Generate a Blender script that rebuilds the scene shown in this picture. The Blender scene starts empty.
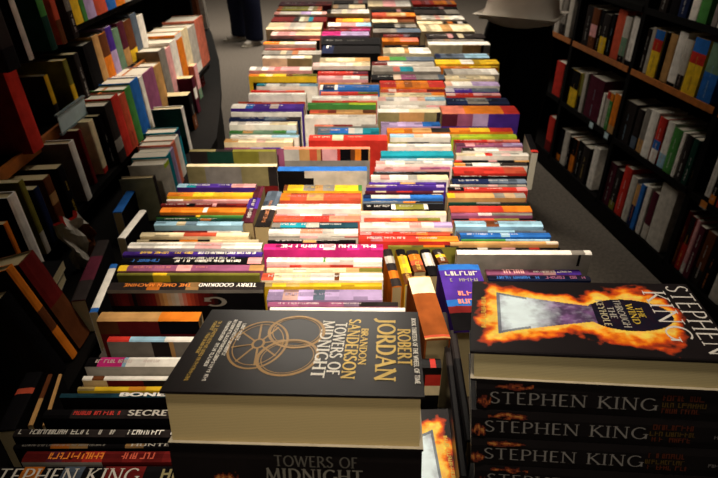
import bpy, math, random
from mathutils import Vector, Matrix, noise
random.seed(7)
SC = bpy.context.scene
COL = SC.collection
R = math.radians

# ------------------------------------------------------------------ camera
F, PITCH, HC = 560.0, R(31.5), 1.5
cP, sP = math.cos(PITCH), math.sin(PITCH)
cam_d = bpy.data.cameras.new('camera'); cam = bpy.data.objects.new('camera', cam_d); COL.objects.link(cam)
cam_d.sensor_width = 36; cam_d.lens = F/718*36; cam_d.clip_start = .02
cam.location = (0, 0, HC); cam.rotation_euler = (R(90)-PITCH, 0, 0)
SC.camera = cam
cam_d.dof.use_dof = True; cam_d.dof.focus_distance = .72; cam_d.dof.aperture_fstop = 11

def ray(u, v):
    dx, dy = u-359, v-239
    return Vector((dx, F*cP-dy*sP, -F*sP-dy*cP))
def atz(u, v, z):
    d = ray(u, v); t = (z-HC)/d.z
    return Vector((0, 0, HC))+d*t
def proj(p):
    x, y, z = p[0], p[1], p[2]-HC
    dep = y*cP-z*sP
    return 359+F*x/dep, 239-F*(y*sP+z*cP)/dep

# ------------------------------------------------------------------ colours
def lin(h):
    h = h.lstrip('#'); o = []
    for i in (0, 2, 4):
        c = int(h[i:i+2], 16)/255
        o.append(c/12.92 if c <= .04045 else ((c+.055)/1.055)**2.4)
    return tuple(o)
PAL = {k: lin(v) for k, v in dict(
    w='F2ECE2', cr='EFDDB4', k='100E10', dk='2B2524', gy='88827A', lg='C4BDB2', r='C6352B', dr='6E1D1C',
    mr='552130', o='E47F25', ye='F0C42E', lm='B4CF36', gn='4A8A43', dg='17392F', tl='1C8799', lb='9AC3DA',
    bl='2B69BA', nv='1B2547', pu='4A2D8C', lc='B7A0CC', pk='E8A6A6', mg='D42F80', br='67391F', tn='C4955C',
    kh='8C8158', sa='EA8268', mv='985678', ol='7A7530', gg='6E8E74', dt='1E3F4C', ro='C9543A', sl='5C6878', oc='8F4A20').items()}
def col(c): return PAL[c] if isinstance(c, str) else c
def segs(s):
    """'w.3 r.5 k' -> [(fraction, colour)]"""
    out = []
    for tok in s.split():
        i = 0
        while i < len(tok) and tok[i].isalpha(): i += 1
        out.append([float(tok[i:]) if tok[i:] else None, PAL[tok[:i]]])
    used = sum(f for f, _ in out if f); n = sum(1 for f, _ in out if f is None)
    for o in out:
        if o[0] is None: o[0] = max(1-used, .02)/n
    t = sum(o[0] for o in out)
    return [(o[0]/t, o[1]) for o in out]

# ------------------------------------------------------------------ materials
def new_mat(name):
    m = bpy.data.materials.new(name); m.use_nodes = True
    nt = m.node_tree; b = nt.nodes['Principled BSDF']
    return m, nt, b
def tint_mat(name, rough, var=.25, scale=90., spec=.5, coat=0, metal=0):
    m, nt, b = new_mat(name); N, L = nt.nodes, nt.links
    a = N.new('ShaderNodeAttribute'); a.attribute_name = 'tint'
    tc = N.new('ShaderNodeTexCoord'); nz = N.new('ShaderNodeTexNoise'); nz.inputs['Scale'].default_value = scale
    nz.inputs['Detail'].default_value = 3
    L.new(tc.outputs['Object'], nz.inputs['Vector'])
    mr = N.new('ShaderNodeMapRange'); mr.inputs['From Min'].default_value = .3; mr.inputs['From Max'].default_value = .7
    mr.inputs['To Min'].default_value = 1-var; mr.inputs['To Max'].default_value = 1+var*.5
    L.new(nz.outputs['Fac'], mr.inputs['Value'])
    mx = N.new('ShaderNodeMix'); mx.data_type = 'RGBA'; mx.blend_type = 'MULTIPLY'; mx.inputs['Factor'].default_value = 1
    L.new(a.outputs['Color'], mx.inputs['A']); L.new(mr.outputs['Result'], mx.inputs['B'])
    L.new(mx.outputs['Result'], b.inputs['Base Color'])
    b.inputs['Roughness'].default_value = rough; b.inputs['Specular IOR Level'].default_value = spec
    b.inputs['Coat Weight'].default_value = coat; b.inputs['Metallic'].default_value = metal
    return m
M_COVER = tint_mat('printed_card', .8, .26, 32, .03)
M_GLOSS = tint_mat('glossy_jacket', .3, .15, 40, .16, 0)
M_INK = tint_mat('printed_ink', .4, .1, 60)
M_FOIL = tint_mat('foil_ink', .35, .2, 120, .5, 0, .35)
def page_mat(axis):
    m, nt, b = new_mat('page_edges_'+axis); N, L = nt.nodes, nt.links
    a = N.new('ShaderNodeAttribute'); a.attribute_name = 'tint'
    tc = N.new('ShaderNodeTexCoord'); w = N.new('ShaderNodeTexWave'); w.bands_direction = axis
    w.inputs['Scale'].default_value = 180; w.inputs['Distortion'].default_value = 3.; w.inputs['Detail'].default_value = 3
    w.inputs['Detail Scale'].default_value = .4
    L.new(tc.outputs['Object'], w.inputs['Vector'])
    mr = N.new('ShaderNodeMapRange'); mr.inputs['To Min'].default_value = .8; mr.inputs['To Max'].default_value = 1.03
    L.new(w.outputs['Fac'], mr.inputs['Value'])
    mx = N.new('ShaderNodeMix'); mx.data_type = 'RGBA'; mx.blend_type = 'MULTIPLY'; mx.inputs['Factor'].default_value = 1
    L.new(a.outputs['Color'], mx.inputs['A']); L.new(mr.outputs['Result'], mx.inputs['B'])
    L.new(mx.outputs['Result'], b.inputs['Base Color']); b.inputs['Roughness'].default_value = .85
    return m
M_PAGE = {k: page_mat(k) for k in 'XYZ'}
def plain(name, hexc, rough=.6, var=.2, scale=20, bump=0, bscale=200, spec=.5):
    m, nt, b = new_mat(name); N, L = nt.nodes, nt.links
    tc = N.new('ShaderNodeTexCoord'); nz = N.new('ShaderNodeTexNoise'); nz.inputs['Scale'].default_value = scale
    nz.inputs['Detail'].default_value = 5
    L.new(tc.outputs['Object'], nz.inputs['Vector'])
    rp = N.new('ShaderNodeValToRGB'); c = lin(hexc)
    rp.color_ramp.elements[0].position = .3; rp.color_ramp.elements[1].position = .7
    rp.color_ramp.elements[0].color = tuple(x*(1-var) for x in c)+(1,)
    rp.color_ramp.elements[1].color = tuple(min(1, x*(1+var)) for x in c)+(1,)
    L.new(nz.outputs['Fac'], rp.inputs['Fac']); L.new(rp.outputs['Color'], b.inputs['Base Color'])
    b.inputs['Roughness'].default_value = rough; b.inputs['Specular IOR Level'].default_value = spec
    if bump:
        n2 = N.new('ShaderNodeTexNoise'); n2.inputs['Scale'].default_value = bscale
        L.new(tc.outputs['Object'], n2.inputs['Vector'])
        bp = N.new('ShaderNodeBump'); bp.inputs['Strength'].default_value = bump; bp.inputs['Distance'].default_value = .004
        L.new(n2.outputs['Fac'], bp.inputs['Height']); L.new(bp.outputs['Normal'], b.inputs['Normal'])
    return m
M_CARPET = plain('carpet', '6C655D', .95, .22, 60, .6, 260, .1)
M_BLACK = plain('black_laminate', '0B0908', .75, .25, 12, 0, spec=.04)
M_LIP = plain('orange_wood_edge', 'B0641E', .5, .3, 30)
M_TABLE = plain('table_board', '3A2E26', .6, .2, 14)
M_METAL = plain('table_leg_metal', '2C2C2E', .4, .1, 10)
M_DENIM = plain('denim', '10142A', .9, .3, 80, .4, 500, .15)
M_BLKCLOTH = plain('black_cloth', '060607', .95, .2, 60, .3, 500, .1)
M_SHIRT = plain('white_cloth', 'CFC6BA', .9, .08, 12, .6, 25, .1)
M_SKIN = plain('skin', 'B98468', .6, .08, 30)
M_HAIR = plain('hair', '1E1410', .7, .3, 120)
M_SHOE = plain('shoe_fabric', 'B5ADA2', .8, .5, 60)
M_SOLE = plain('shoe_sole', 'BDB5A6', .7, .1, 40)
M_DSHOE = plain('black_shoe', '0C0B0B', .5, .1, 40)
M_TAG = plain('card_label', 'C2DCE4', .5, .08, 30)
M_CLEAR = plain('label_holder_plastic', '7F8E92', .25, .1, 30)

# ------------------------------------------------------------------ mesh helper
class MB:
    def __init__(s): s.v = []; s.f = []; s.t = []; s.m = []
    def poly(s, pts, t=(.5, .5, .5), mi=0):
        n = len(s.v); s.v += [tuple(p) for p in pts]; s.f.append(tuple(range(n, n+len(pts)))); s.t.append(t); s.m.append(mi)
    def box(s, x0, x1, y0, y1, z0, z1, t=(.5, .5, .5), mi=0, skip=''):
        P = lambda i, j, k: ((x0, x1)[i], (y0, y1)[j], (z0, z1)[k])
        fs = {'l': [(0,1,0),(0,0,0),(0,0,1),(0,1,1)], 'r': [(1,0,0),(1,1,0),(1,1,1),(1,0,1)],
              'f': [(0,0,0),(1,0,0),(1,0,1),(0,0,1)], 'b': [(1,1,0),(0,1,0),(0,1,1),(1,1,1)],
              'd': [(0,1,0),(1,1,0),(1,0,0),(0,0,0)], 'u': [(0,0,1),(1,0,1),(1,1,1),(0,1,1)]}
        for k, q in fs.items():
            if k not in skip: s.poly([P(*c) for c in q], t, mi)
    def build(s, name, mats, parent=None, xf=None, flip=False):
        me = bpy.data.meshes.new(name)
        vs = [xf(*p) for p in s.v] if xf else s.v
        fs = [f[::-1] for f in s.f] if flip else s.f
        me.from_pydata(vs, [], fs)
        for m in (mats if isinstance(mats, (list, tuple)) else [mats]): me.materials.append(m)
        me.polygons.foreach_set('material_index', s.m)
        at = me.color_attributes.new('tint', 'FLOAT_COLOR', 'CORNER')
        buf = []
        for f, t in zip(s.f, s.t):
            for _ in f: buf += [t[0], t[1], t[2], 1.0]
        at.data.foreach_set('color', buf)
        me.update()
        o = bpy.data.objects.new(name, me); COL.objects.link(o)
        if parent: o.parent = parent
        return o
def tag(o, label, cat, group=None, kind=None):
    if label: o['label'] = label
    if cat: o['category'] = cat
    if group: o['group'] = group
    if kind: o['kind'] = kind
    return o
def empty(name, loc=(0, 0, 0), rot=(0, 0, 0)):
    o = bpy.data.objects.new(name, None); o.empty_display_size = .05; COL.objects.link(o)
    o.location = loc; o.rotation_euler = rot
    return o

# ------------------------------------------------------------------ serif stroke lettering
def arc(cx, cy, rx, ry, a0, a1, n=14):
    return [(cx+rx*math.cos(R(a0+(a1-a0)*i/n)), cy+ry*math.sin(R(a0+(a1-a0)*i/n))) for i in range(n+1)]
K_, N_ = 1, 0
GL = {   # width, [(points, thick?)], serif positions (x, y, half-length)
 'A': (.8, [([(.05,0),(.4,1)],N_),([(.4,1),(.75,0)],K_),([(.18,.36),(.62,.36)],N_)], [(.05,0),(.75,0)]),
 'B': (.6, [([(.12,0),(.12,1)],K_),([(.12,1)]+arc(.3,.75,.22,.25,90,-90)+[(.12,.5)],N_),([(.12,.5)]+arc(.3,.25,.27,.25,90,-90)+[(.12,0)],N_)], []),
 'C': (.78, [(arc(.45,.5,.38,.5,45,315,22),N_)], []),
 'D': (.78, [([(.12,0),(.12,1)],K_),([(.12,1)]+arc(.3,.5,.4,.5,90,-90,18)+[(.12,0)],N_)], []),
 'E': (.56, [([(.12,0),(.12,1)],K_),([(.12,1),(.5,1)],N_),([(.12,.52),(.42,.52)],N_),([(.12,0),(.52,0)],N_)], []),
 'F': (.54, [([(.12,0),(.12,1)],K_),([(.12,1),(.5,1)],N_),([(.12,.52),(.42,.52)],N_)], [(.12,0)]),
 'G': (.82, [(arc(.45,.5,.38,.5,50,330,22),N_),([(.78,.05),(.78,.42)],K_)], [(.76,.42)]),
 'H': (.8, [([(.12,0),(.12,1)],K_),([(.68,0),(.68,1)],K_),([(.12,.52),(.68,.52)],N_)], [(.12,0),(.12,1),(.68,0),(.68,1)]),
 'I': (.3, [([(.15,0),(.15,1)],K_)], [(.15,0),(.15,1)]),
 'J': (.4, [([(.24,1),(.24,.05),(.16,-.12),(.02,-.2)],K_)], [(.24,1)]),
 'K': (.72, [([(.12,0),(.12,1)],K_),([(.14,.48),(.58,1)],N_),([(.26,.58),(.7,0)],K_)], [(.12,0),(.12,1),(.58,1),(.7,0)]),
 'L': (.55, [([(.12,0),(.12,1)],K_),([(.12,0),(.52,0)],N_)], [(.12,1)]),
 'M': (.95, [([(.1,0),(.16,1)],N_),([(.16,1),(.48,.05)],K_),([(.48,.05),(.8,1)],N_),([(.8,1),(.86,0)],K_)], [(.1,0),(.86,0)]),
 'N': (.85, [([(.12,0),(.12,1)],N_),([(.12,1),(.72,0)],K_),([(.72,0),(.72,1)],N_)], [(.12,0),(.12,1),(.72,1)]),
 'O': (.88, [(arc(.44,.5,.38,.5,0,360,28),N_)], []),
 'P': (.6, [([(.12,0),(.12,1)],K_),([(.12,1)]+arc(.3,.74,.25,.26,90,-90)+[(.12,.48)],N_)], [(.12,0)]),
 'R': (.7, [([(.12,0),(.12,1)],K_),([(.12,1)]+arc(.3,.75,.23,.25,90,-90)+[(.12,.5)],N_),([(.32,.5),(.68,0)],K_)], [(.12,0),(.68,0)]),
 'S': (.56, [(arc(.29,.75,.21,.25,40,180,10)+[(.14,.62),(.42,.4)]+arc(.28,.26,.22,.26,20,-150,10),N_)], []),
 'T': (.68, [([(.34,0),(.34,1)],K_),([(.03,1),(.65,1)],N_)], [(.34,0)]),
 'U': (.76, [([(.12,1),(.12,.35)]+arc(.38,.32,.26,.32,180,360,12)+[(.64,1)],N_)], [(.12,1),(.64,1)]),
 'V': (.78, [([(.05,1),(.4,0)],K_),([(.4,0),(.72,1)],N_)], [(.05,1),(.72,1)]),
 'W': (1.1, [([(.04,1),(.3,0)],K_),([(.3,0),(.54,.95)],N_),([(.54,.95),(.8,0)],K_),([(.8,0),(1.05,1)],N_)], [(.04,1),(1.05,1)]),
 'X': (.74, [([(.06,1),(.68,0)],K_),([(.06,0),(.66,1)],N_)], [(.06,0),(.68,0),(.06,1),(.66,1)]),
 'Y': (.74, [([(.05,1),(.36,.48)],K_),([(.69,1),(.36,.48)],N_),([(.36,.48),(.36,0)],K_)], [(.36,0),(.05,1),(.69,1)]),
 ' ': (.36, [], []),
}
def text_quads(txt, h, thick=.15, thin=.08, serif=True, space=.1):
    """2-D quads for a line of capitals of height h; returns (quads, width)"""
    out = []; x = 0
    def seg(p, q, w):
        dx, dy = q[0]-p[0], q[1]-p[1]; l = math.hypot(dx, dy) or 1e-6
        nx, ny = -dy/l*w/2, dx/l*w/2; ex, ey = dx/l*w*.25, dy/l*w*.25
        out.append([((x+a)*h, b*h) for a, b in ((p[0]+nx-ex, p[1]+ny-ey), (p[0]-nx-ex, p[1]-ny-ey), (q[0]-nx+ex, q[1]-ny+ey), (q[0]+nx+ex, q[1]+ny+ey))])
    for ch in txt:
        w, st, se = GL.get(ch, GL[' '])
        for pts, k in st:
            n = len(pts)
            for i in range(n-1):
                wt = thick if k else thin
                if not k and n > 6:      # bowls swell on their upright sides
                    d = abs(pts[i+1][1]-pts[i][1])/(math.hypot(pts[i+1][0]-pts[i][0], pts[i+1][1]-pts[i][1]) or 1e-6)
                    wt = thin+(thick-thin)*d*d
                seg(pts[i], pts[i+1], wt)
        if serif:
            for sx, sy in se: seg((sx-.12, sy), (sx+.12, sy), thin*.7)
        x += w+space
    return out, (x-space)*h
def put_text(mb, txt, f3, u0, u1, v0, v1, t, squash=True, **kw):
    """text stretched into the box (u0..u1, v0..v1); f3 maps (u,v,lift) to 3-D"""
    h = v1-v0; q, w = text_quads(txt, h, **kw)
    k = (u1-u0)/w if squash else min(1, (u1-u0)/w)
    for i, p in enumerate(q):
        mb.poly([f3(u0+a*k, v0+b, i*2e-6) for a, b in p], t)
def pseudo(mb, rnd, f3, u0, u1, v0, v1, t):
    """a run of unreadable little marks, as blurred spine print looks"""
    h = v1-v0; u = u0
    while u < u1-h*.3:
        w = h*rnd.uniform(.35, .75); e = h*.18
        if rnd.random() < .16: u += w; continue
        w = min(w, u1-u)
        mb.poly([f3(u, v0, 0), f3(u+e, v0, 0), f3(u+e, v1, 0), f3(u, v1, 0)], t)
        for k in range(rnd.choice((1, 1, 2))):
            vv = rnd.choice((v0, (v0+v1)/2, v1-e))
            mb.poly([f3(u, vv, 1e-6), f3(u+w, vv, 1e-6), f3(u+w, vv+e, 1e-6), f3(u, vv+e, 1e-6)], t)
        if rnd.random() < .5:
            mb.poly([f3(u+w-e, v0, 2e-6), f3(u+w, v0, 2e-6), f3(u+w, v1, 2e-6), f3(u+w-e, v1, 2e-6)], t)
        u += w+h*.14

# ------------------------------------------------------------------ the book
CREAM = lin('CDBB8E'); WHITEPAGE = lin('DED6C4'); KHAKI = lin('A8946A')
def smooth(stops, n=40):
    """printed colour run between stops [(position, colour)]"""
    out = []
    for i in range(n):
        x = (i+.5)/n
        for (p, a), (q, b) in zip(stops, stops[1:]):
            if p <= x <= q:
                k = (x-p)/max(q-p, 1e-6); out.append((1/n, tuple(PAL[a][c]*(1-k)+PAL[b][c]*k for c in range(3)))); break
    return out
def lum(c): return .3*c[0]+.6*c[1]+.1*c[2]
BOOKS = []
def book(orient, L, T, W, spine, loc, rot, label, face=None, back=None, hard=False, letters=True, texts=None,
         page=CREAM, gloss=False, group=None, kind='paperback_book', seed=0, fore=False, flipb=False, cat='book', sides=True):
    """canonical axes: a along the spine, b through the thickness, c from spine (0) to fore-edge (W)
       up = spine uppermost, stand = upright spine outward (-y), flat = lying, spine (or fore-edge) towards -y"""
    rnd = random.Random(seed*7919+int(L*1e5)+int(T*1e5))
    if hard and kind == 'paperback_book': kind = 'hardback_book'
    if orient == 'up':    xf = lambda a, b, c: (a, b, W-c); fl = True; pa = 'Y'
    elif orient == 'stand': xf = lambda a, b, c: (b, c, a+L/2); fl = False; pa = 'X'
    elif fore:            xf = lambda a, b, c: (a, W/2-c, b+T/2); fl = True; pa = 'Z'
    else:                 xf = lambda a, b, c: (a, c-W/2, b+T/2); fl = False; pa = 'Z'
    # canonical (a,b,c)->(a,c,b) handedness handled by fl
    tc = .0026 if hard else .0009
    root = empty(kind, loc, rot)
    sp = segs(spine) if isinstance(spine, str) else spine
    main = max(sp, key=lambda s: s[0])[1]
    fc = face if face else [(1., [(1., main)])]
    bk = back if back else main
    m = MB()
    # spine with rounded corners: four strips across the thickness
    bs = [-T/2, -T/2+min(.004, T*.2), T/2-min(.004, T*.2), T/2]; cs = [.0016, 0, 0, .0016]
    if hard: bs = [-T/2, -T*.25, T*.25, T/2]; cs = [.002, .0004, .0004, .002]
    if orient == 'up' and letters and not gloss:      # printed pictures break the plain bands up
        acc = [PAL[k] for k in ('w', 'cr', 'dk', 'r', 'o', 'sl', 'tn', 'pk', 'k')]; s2 = []
        for fr, c in sp:
            n = max(1, int(fr*L/.022))
            for i in range(n):
                j = rnd.uniform(.72, 1.12); cc = tuple(min(.95, x*j) for x in c)
                if n > 2 and rnd.random() < .13:
                    ac = rnd.choice(acc); cc = tuple(x*.45+y*.55 for x, y in zip(cc, ac))
                s2.append((fr/n, cc))
        sp = s2; bs = [-T/2, -T*.22, T*.2, T/2]
        strip = [rnd.uniform(.62, 1.02) for _ in range(3)]; strip[rnd.randrange(3)] = 1.05
        busy = rnd.random() < .6
    else: strip = [1, 1, 1]; busy = False
    a = -L/2
    for fr, c0 in sp:
        a2 = a+fr*L
        for i in range(3):
            q = strip[i]*(rnd.uniform(.45, 1.05) if busy and rnd.random() < .3 else 1)
            c = tuple(min(.95, x*q) for x in c0)
            m.poly([(a, bs[i], cs[i]), (a2, bs[i], cs[i]), (a2, bs[i+1], cs[i+1]), (a, bs[i+1], cs[i+1])], c)
        a = a2
    inner = lin('B9AE98')
    m.poly([(-L/2, T/2-tc, tc+.002), (L/2, T/2-tc, tc+.002), (L/2, -T/2+tc, tc+.002), (-L/2, -T/2+tc, tc+.002)], inner)
    for e in (-1, 1):      # spine ends
        m.poly([(e*L/2, bs[0], cs[0]), (e*L/2, bs[1], cs[1]), (e*L/2, bs[2], cs[2]), (e*L/2, bs[3], cs[3]), (e*L/2, T/2-tc, tc+.002), (e*L/2, -T/2+tc, tc+.002)], main)
    # boards: side -1 is the one towards -b, side +1 towards +b
    for sd in (-1, 1):
        bo, bi = sd*T/2, sd*(T/2-tc); c0 = cs[0]
        rows = fc if sd == (1 if (orient == 'flat') != flipb else -1) else [(1., [(1., bk)])]
        c = c0
        for fr, sg in rows:
            c2 = c+fr*(W-c0); a = -L/2
            for f2, cc in sg:
                a2 = a+f2*L
                m.poly([(a, bo, c), (a, bo, c2), (a2, bo, c2), (a2, bo, c)][::(1 if sd < 0 else -1)], cc); a = a2
            c = c2
        m.poly([(-L/2, bi, c0), (L/2, bi, c0), (L/2, bi, W), (-L/2, bi, W)][::(1 if sd < 0 else -1)], inner)
        m.poly([(-L/2, bo, W), (-L/2, bi, W), (L/2, bi, W), (L/2, bo, W)], main)
        for e in (-1, 1): m.poly([(e*L/2, bo, c0), (e*L/2, bi, c0), (e*L/2, bi, W), (e*L/2, bo, W)], main)
    m.build('cover', M_GLOSS if gloss else M_COVER, root, xf, fl)
    ov = .0035 if hard else .0004
    p = MB(); p.box(-L/2+ov, L/2-ov, -T/2+tc+.0001, T/2-tc-.0001, tc+.0025, W-ov, page)
    p.build('page_block', M_PAGE[pa], root, xf, fl)
    f3 = lambda u, v, k: (u, v, -.0004-k)
    if texts:
        for tx in texts:
            t = MB()
            s, a0, a1, b0, b1, c = tx[:6]; up = not (len(tx) > 6 and tx[6])
            g = f3 if up else (lambda u, v, k: (-u, -v, -.0004-k))
            A0, A1 = (-L/2+a0*L, -L/2+a1*L) if up else (L/2-a1*L, L/2-a0*L)
            A0, A1 = (A0, A1) if up else (-(-L/2+a1*L), -(-L/2+a0*L))
            kw = tx[7] if len(tx) > 7 else {}
            if s == 'flame':
                for i in range(26):
                    for j in range(8):
                        x, y = (i+.5)/26, (j+.5)/8
                        v = noise.fractal(Vector((x*5+seed*3.3, y*2, .5)), 1., 2., 3)+1-abs(y-.5)*2.2-abs(x-.5)*.9
                        if v < .25: continue
                        cc = (.42, .17, .04) if v > 1.0 else ((.26, .06, .015) if v > .65 else (.09, .015, .008))
                        ua, ub = A0+(A1-A0)*i/26, A0+(A1-A0)*(i+1)/26; va, vb = (b0+(b1-b0)*j/8)*T, (b0+(b1-b0)*(j+1)/8)*T
                        t.poly([g(ua, va, 0), g(ub, va, 0), g(ub, vb, 0), g(ua, vb, 0)], cc)
            elif s == '~': pseudo(t, rnd, g, A0, A1, b0*T, b1*T, col(c))
            else: put_text(t, s, g, A0, A1, b0*T, b1*T, col(c), **kw)
            if t.f: t.build('spine_picture' if s == 'flame' else 'spine_lettering', M_FOIL if gloss and s != 'flame' else M_INK, root, xf, fl)
    elif letters and T > .009 and rnd.random() < .72:
        t = MB(); lc = PAL['w'] if lum(main) < .22 else (PAL['k'] if rnd.random() < .6 else PAL['dr'])
        if lum(main) < .22 and rnd.random() < .35: lc = PAL[rnd.choice(['ye', 'o', 'sa', 'lb', 'cr'])]
        lc = tuple(m_*.45+l_*.55 for m_, l_ in zip(main, lc)); hh = min(T*.36, .008); a0 = -L/2+L*rnd.uniform(.05, .12); wd = L*rnd.uniform(.25, .4)
        pseudo(t, rnd, f3, a0, a0+wd, -hh/2, hh/2, lc)
        if t.f: t.build('spine_lettering', M_INK, root, xf, fl)
        t = MB(); a1 = a0+wd+L*rnd.uniform(.06, .12)
        pseudo(t, rnd, f3, a1, min(a1+L*rnd.uniform(.15, .3), L/2-.01), -hh*.35, hh*.35, lc)
        if t.f: t.build('spine_lettering', M_INK, root, xf, fl)
    tag(root, label, cat, group)
    BOOKS.append(root)
    return root

# ------------------------------------------------------------------ floor, tables
m = MB(); m.box(-6, 6, -2, 14, -.05, 0); fl = m.build('floor', M_CARPET); fl['kind'] = 'structure'
M_WALL = plain('painted_wall', '8C8478', .9, .06, 6)
for nm, q in (('wall_left', (-6.1, -6, -2, 14, 0, 3.2)), ('wall_right', (6, 6.1, -2, 14, 0, 3.2)), ('wall_back', (-6, 6, 14, 14.1, 0, 3.2)), ('wall_front', (-6, 6, -2.1, -2, 0, 3.2)), ('ceiling', (-6.1, 6.1, -2.1, 14.1, 3.2, 3.3))):
    m = MB(); m.box(*q); m.build(nm, M_WALL)['kind'] = 'structure'
def table(name_label, x0, x1, y0, y1, z):
    t = empty('display_table', ((x0+x1)/2, (y0+y1)/2, 0)); hx, hy = (x1-x0)/2, (y1-y0)/2
    m = MB(); m.box(-hx, hx, -hy, hy, z-.03, z); m.build('tabletop', M_TABLE, t)
    m = MB(); m.box(-hx+.05, hx-.05, -hy+.05, hy-.05, z-.11, z-.0301); m.build('apron', M_TABLE, t)
    for sx in (-1, 1):
        for sy in (-1, 1):
            m = MB(); cx, cy = sx*(hx-.08), sy*(hy-.08); m.box(cx-.025, cx+.025, cy-.025, cy+.025, 0, z-.1101); m.build('leg', M_METAL, t)
    tag(t, name_label, 'table')
TZ1, TZ2 = .79, .825
YJ = 1.30
table('near display table covered by spine-up books beneath the two hardback piles', -.47, .43, .20, YJ-.002, TZ1)
table('far display table covered by spine-up books, continuing beyond the near one', -.40, .43, YJ+.002, 4.1, TZ2)

# ------------------------------------------------------------------ spine-up books on the tables
def h_of(y): return .58 if y >= 150 else .50+.08*max(y, 0)/150
def column(colname, rows, seed0):
    prevY0 = None; prevdesc = None
    for i, r in enumerate(rows):
        yt, yb, x0, x1, dz, sg, desc = r[:7]; opt = r[7] if len(r) > 7 else {}
        opt = dict(opt)
        rnd = random.Random(seed0*100+i)
        ym = (yt+yb)/2
        z = HC-h_of(ym)+dz*.01+rnd.uniform(-.004, .004)
        Y1 = atz(359, yt, z).y; Y0 = atz(359, yb, z).y
        if prevY0 is not None: Y1 = min(Y1, prevY0-.0006)
        if Y1-Y0 < .008: Y0 = Y1-.008
        T = Y1-Y0-min(.0035, .1*(Y1-Y0)); Ym = (Y0+Y1)/2
        Xa, Xb = atz(x0, ym, z).x, atz(x1, ym, z).x
        L = Xb-Xa
        tz = TZ1 if Ym < YJ else TZ2
        W = z-tz-.0005
        if prevdesc is None: lab = f"{desc} book in {colname}, farthest back in it"
        else: lab = f"{desc} book in {colname}, in front of the {prevdesc} one"
        if len(lab.replace('-', ' ').split()) > 16: lab = f"{desc} book, {colname}, nearer than {prevdesc} one"
        lab = opt.pop('label', lab)
        face = opt.pop('face', None)
        tagname = opt.pop('tagname', None)
        if face: face = [(f, segs(s) if isinstance(s, str) else s) for f, s in face]
        o = book('up', L, T, W, sg, ((Xa+Xb)/2, Ym, tz+.0005), (0, 0, opt.pop('rz', rnd.uniform(-.006, .006))), lab, face=face,
             hard=opt.pop('hard', T > .034), group='spine-up books on the display tables', seed=seed0*100+i, **opt)
        if tagname:
            g = MB(); put_text(g, 'G', lambda u, v, k: (-u, -T/2-.0005-k, -v), -.067, -.033, -W+.018, -W+.036, PAL['gy'], thick=.2, thin=.16); g.build('cover_lettering', M_INK, o)
        prevY0 = Y0; prevdesc = opt.get('short', desc)

C1 = 'leftmost table column'; C2 = 'second table column'; C3 = 'third table column'; C4 = 'rightmost table column'
up1 = [
 (1, 5, 280, 332, 0, 'mr dr.3', 'maroon'),
 (6, 10, 278, 322, 0, 'ol kh.3', 'olive'),
 (11, 14, 275, 327, .5, 'lg.5 lc.2 w', 'white and lilac'),
 (15, 21, 273, 327, -1, 'dr.4 dk.1 tl.25 dr', 'dark brown and teal'),
 (22, 29, 268, 322, .5, 'cr lg.3 cr.3', 'pale cream'),
 (30, 35, 272, 321, 0, 'pk.5 cr', 'pinkish cream'),
 (36, 40, 270, 320, -1, 'k.5 dr sa.2', 'black and red'),
 (41, 44, 264, 316, .8, 'o.3 cr w.4', 'orange and white'),
 (45, 49, 266, 316, -.3, 'sa r.4', 'salmon red'),
 (50, 54, 263, 322, 0, 'gy lg.4', 'mid grey'),
 (55, 58, 263, 312, 1, 'lg.45 w.4 cr', 'cream with white panel', {'face': [(.5, 'cr kh.5'), (.5, 'kh')], 'hard': True}),
 (66, 70, 250, 312, 1, 'w pk.5 w.2', 'pinkish white'),
 (71, 76, 250, 317, .5, 'o.15 ye.4 br.1 ol', 'yellow and olive'),
 (77, 82, 255, 317, -1, 'k dk.3', 'black'),
 (83, 86, 257, 318, 1, 'tl.15 w lb.3', 'white with teal end'),
 (87, 91, 252, 305, -.5, 'r pk.3 sa', 'coral red'),
 (92, 95, 249, 306, .8, 'w', 'plain white'),
 (96, 102, 240, 306, -.5, 'ro pk.3 r', 'brick red'),
 (103, 108, 232, 304, 1, 'w.2 bl.1 pu', 'purple with white end'),
 (109.5, 111.5, 232, 302, 0, 'w', 'thin white'),
 (112, 120, 231, 301, -.5, 'nv.5 sl dk.2', 'dark navy'),
 (121, 124.5, 230, 297, 1, 'w cr.4', 'creamy white'),
 (125.5, 133, 231, 297, -.5, 'gn.2 tn.15 gg gn.2 lb.15', 'mottled green'),
 (134, 137, 231, 299, .5, 'w.6 lb', 'white and pale blue'),
 (138, 142, 225, 293, .8, 'tn.2 cr', 'orange cream'),
 (143, 147, 226, 290, -.3, 'mv lc.2 pu', 'dusky purple'),
 (148.5, 151, 190, 276, 2.2, 'kh.3 dk.2 ol', 'dark foliage covered', {'face': [(.3, 'dk.2 dg.3 ol kh.2'), (.7, 'dk gy.3')], 'hard': True, 'letters': False}),
 (163, 166, 187, 277, 2.5, 'cr', 'cream edged grey hardback', {'face': [(.35, 'kh.2 gy kh.3 dk.1'), (.65, 'gy dk.3 dr.2')], 'hard': True, 'letters': False}),
]
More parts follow.
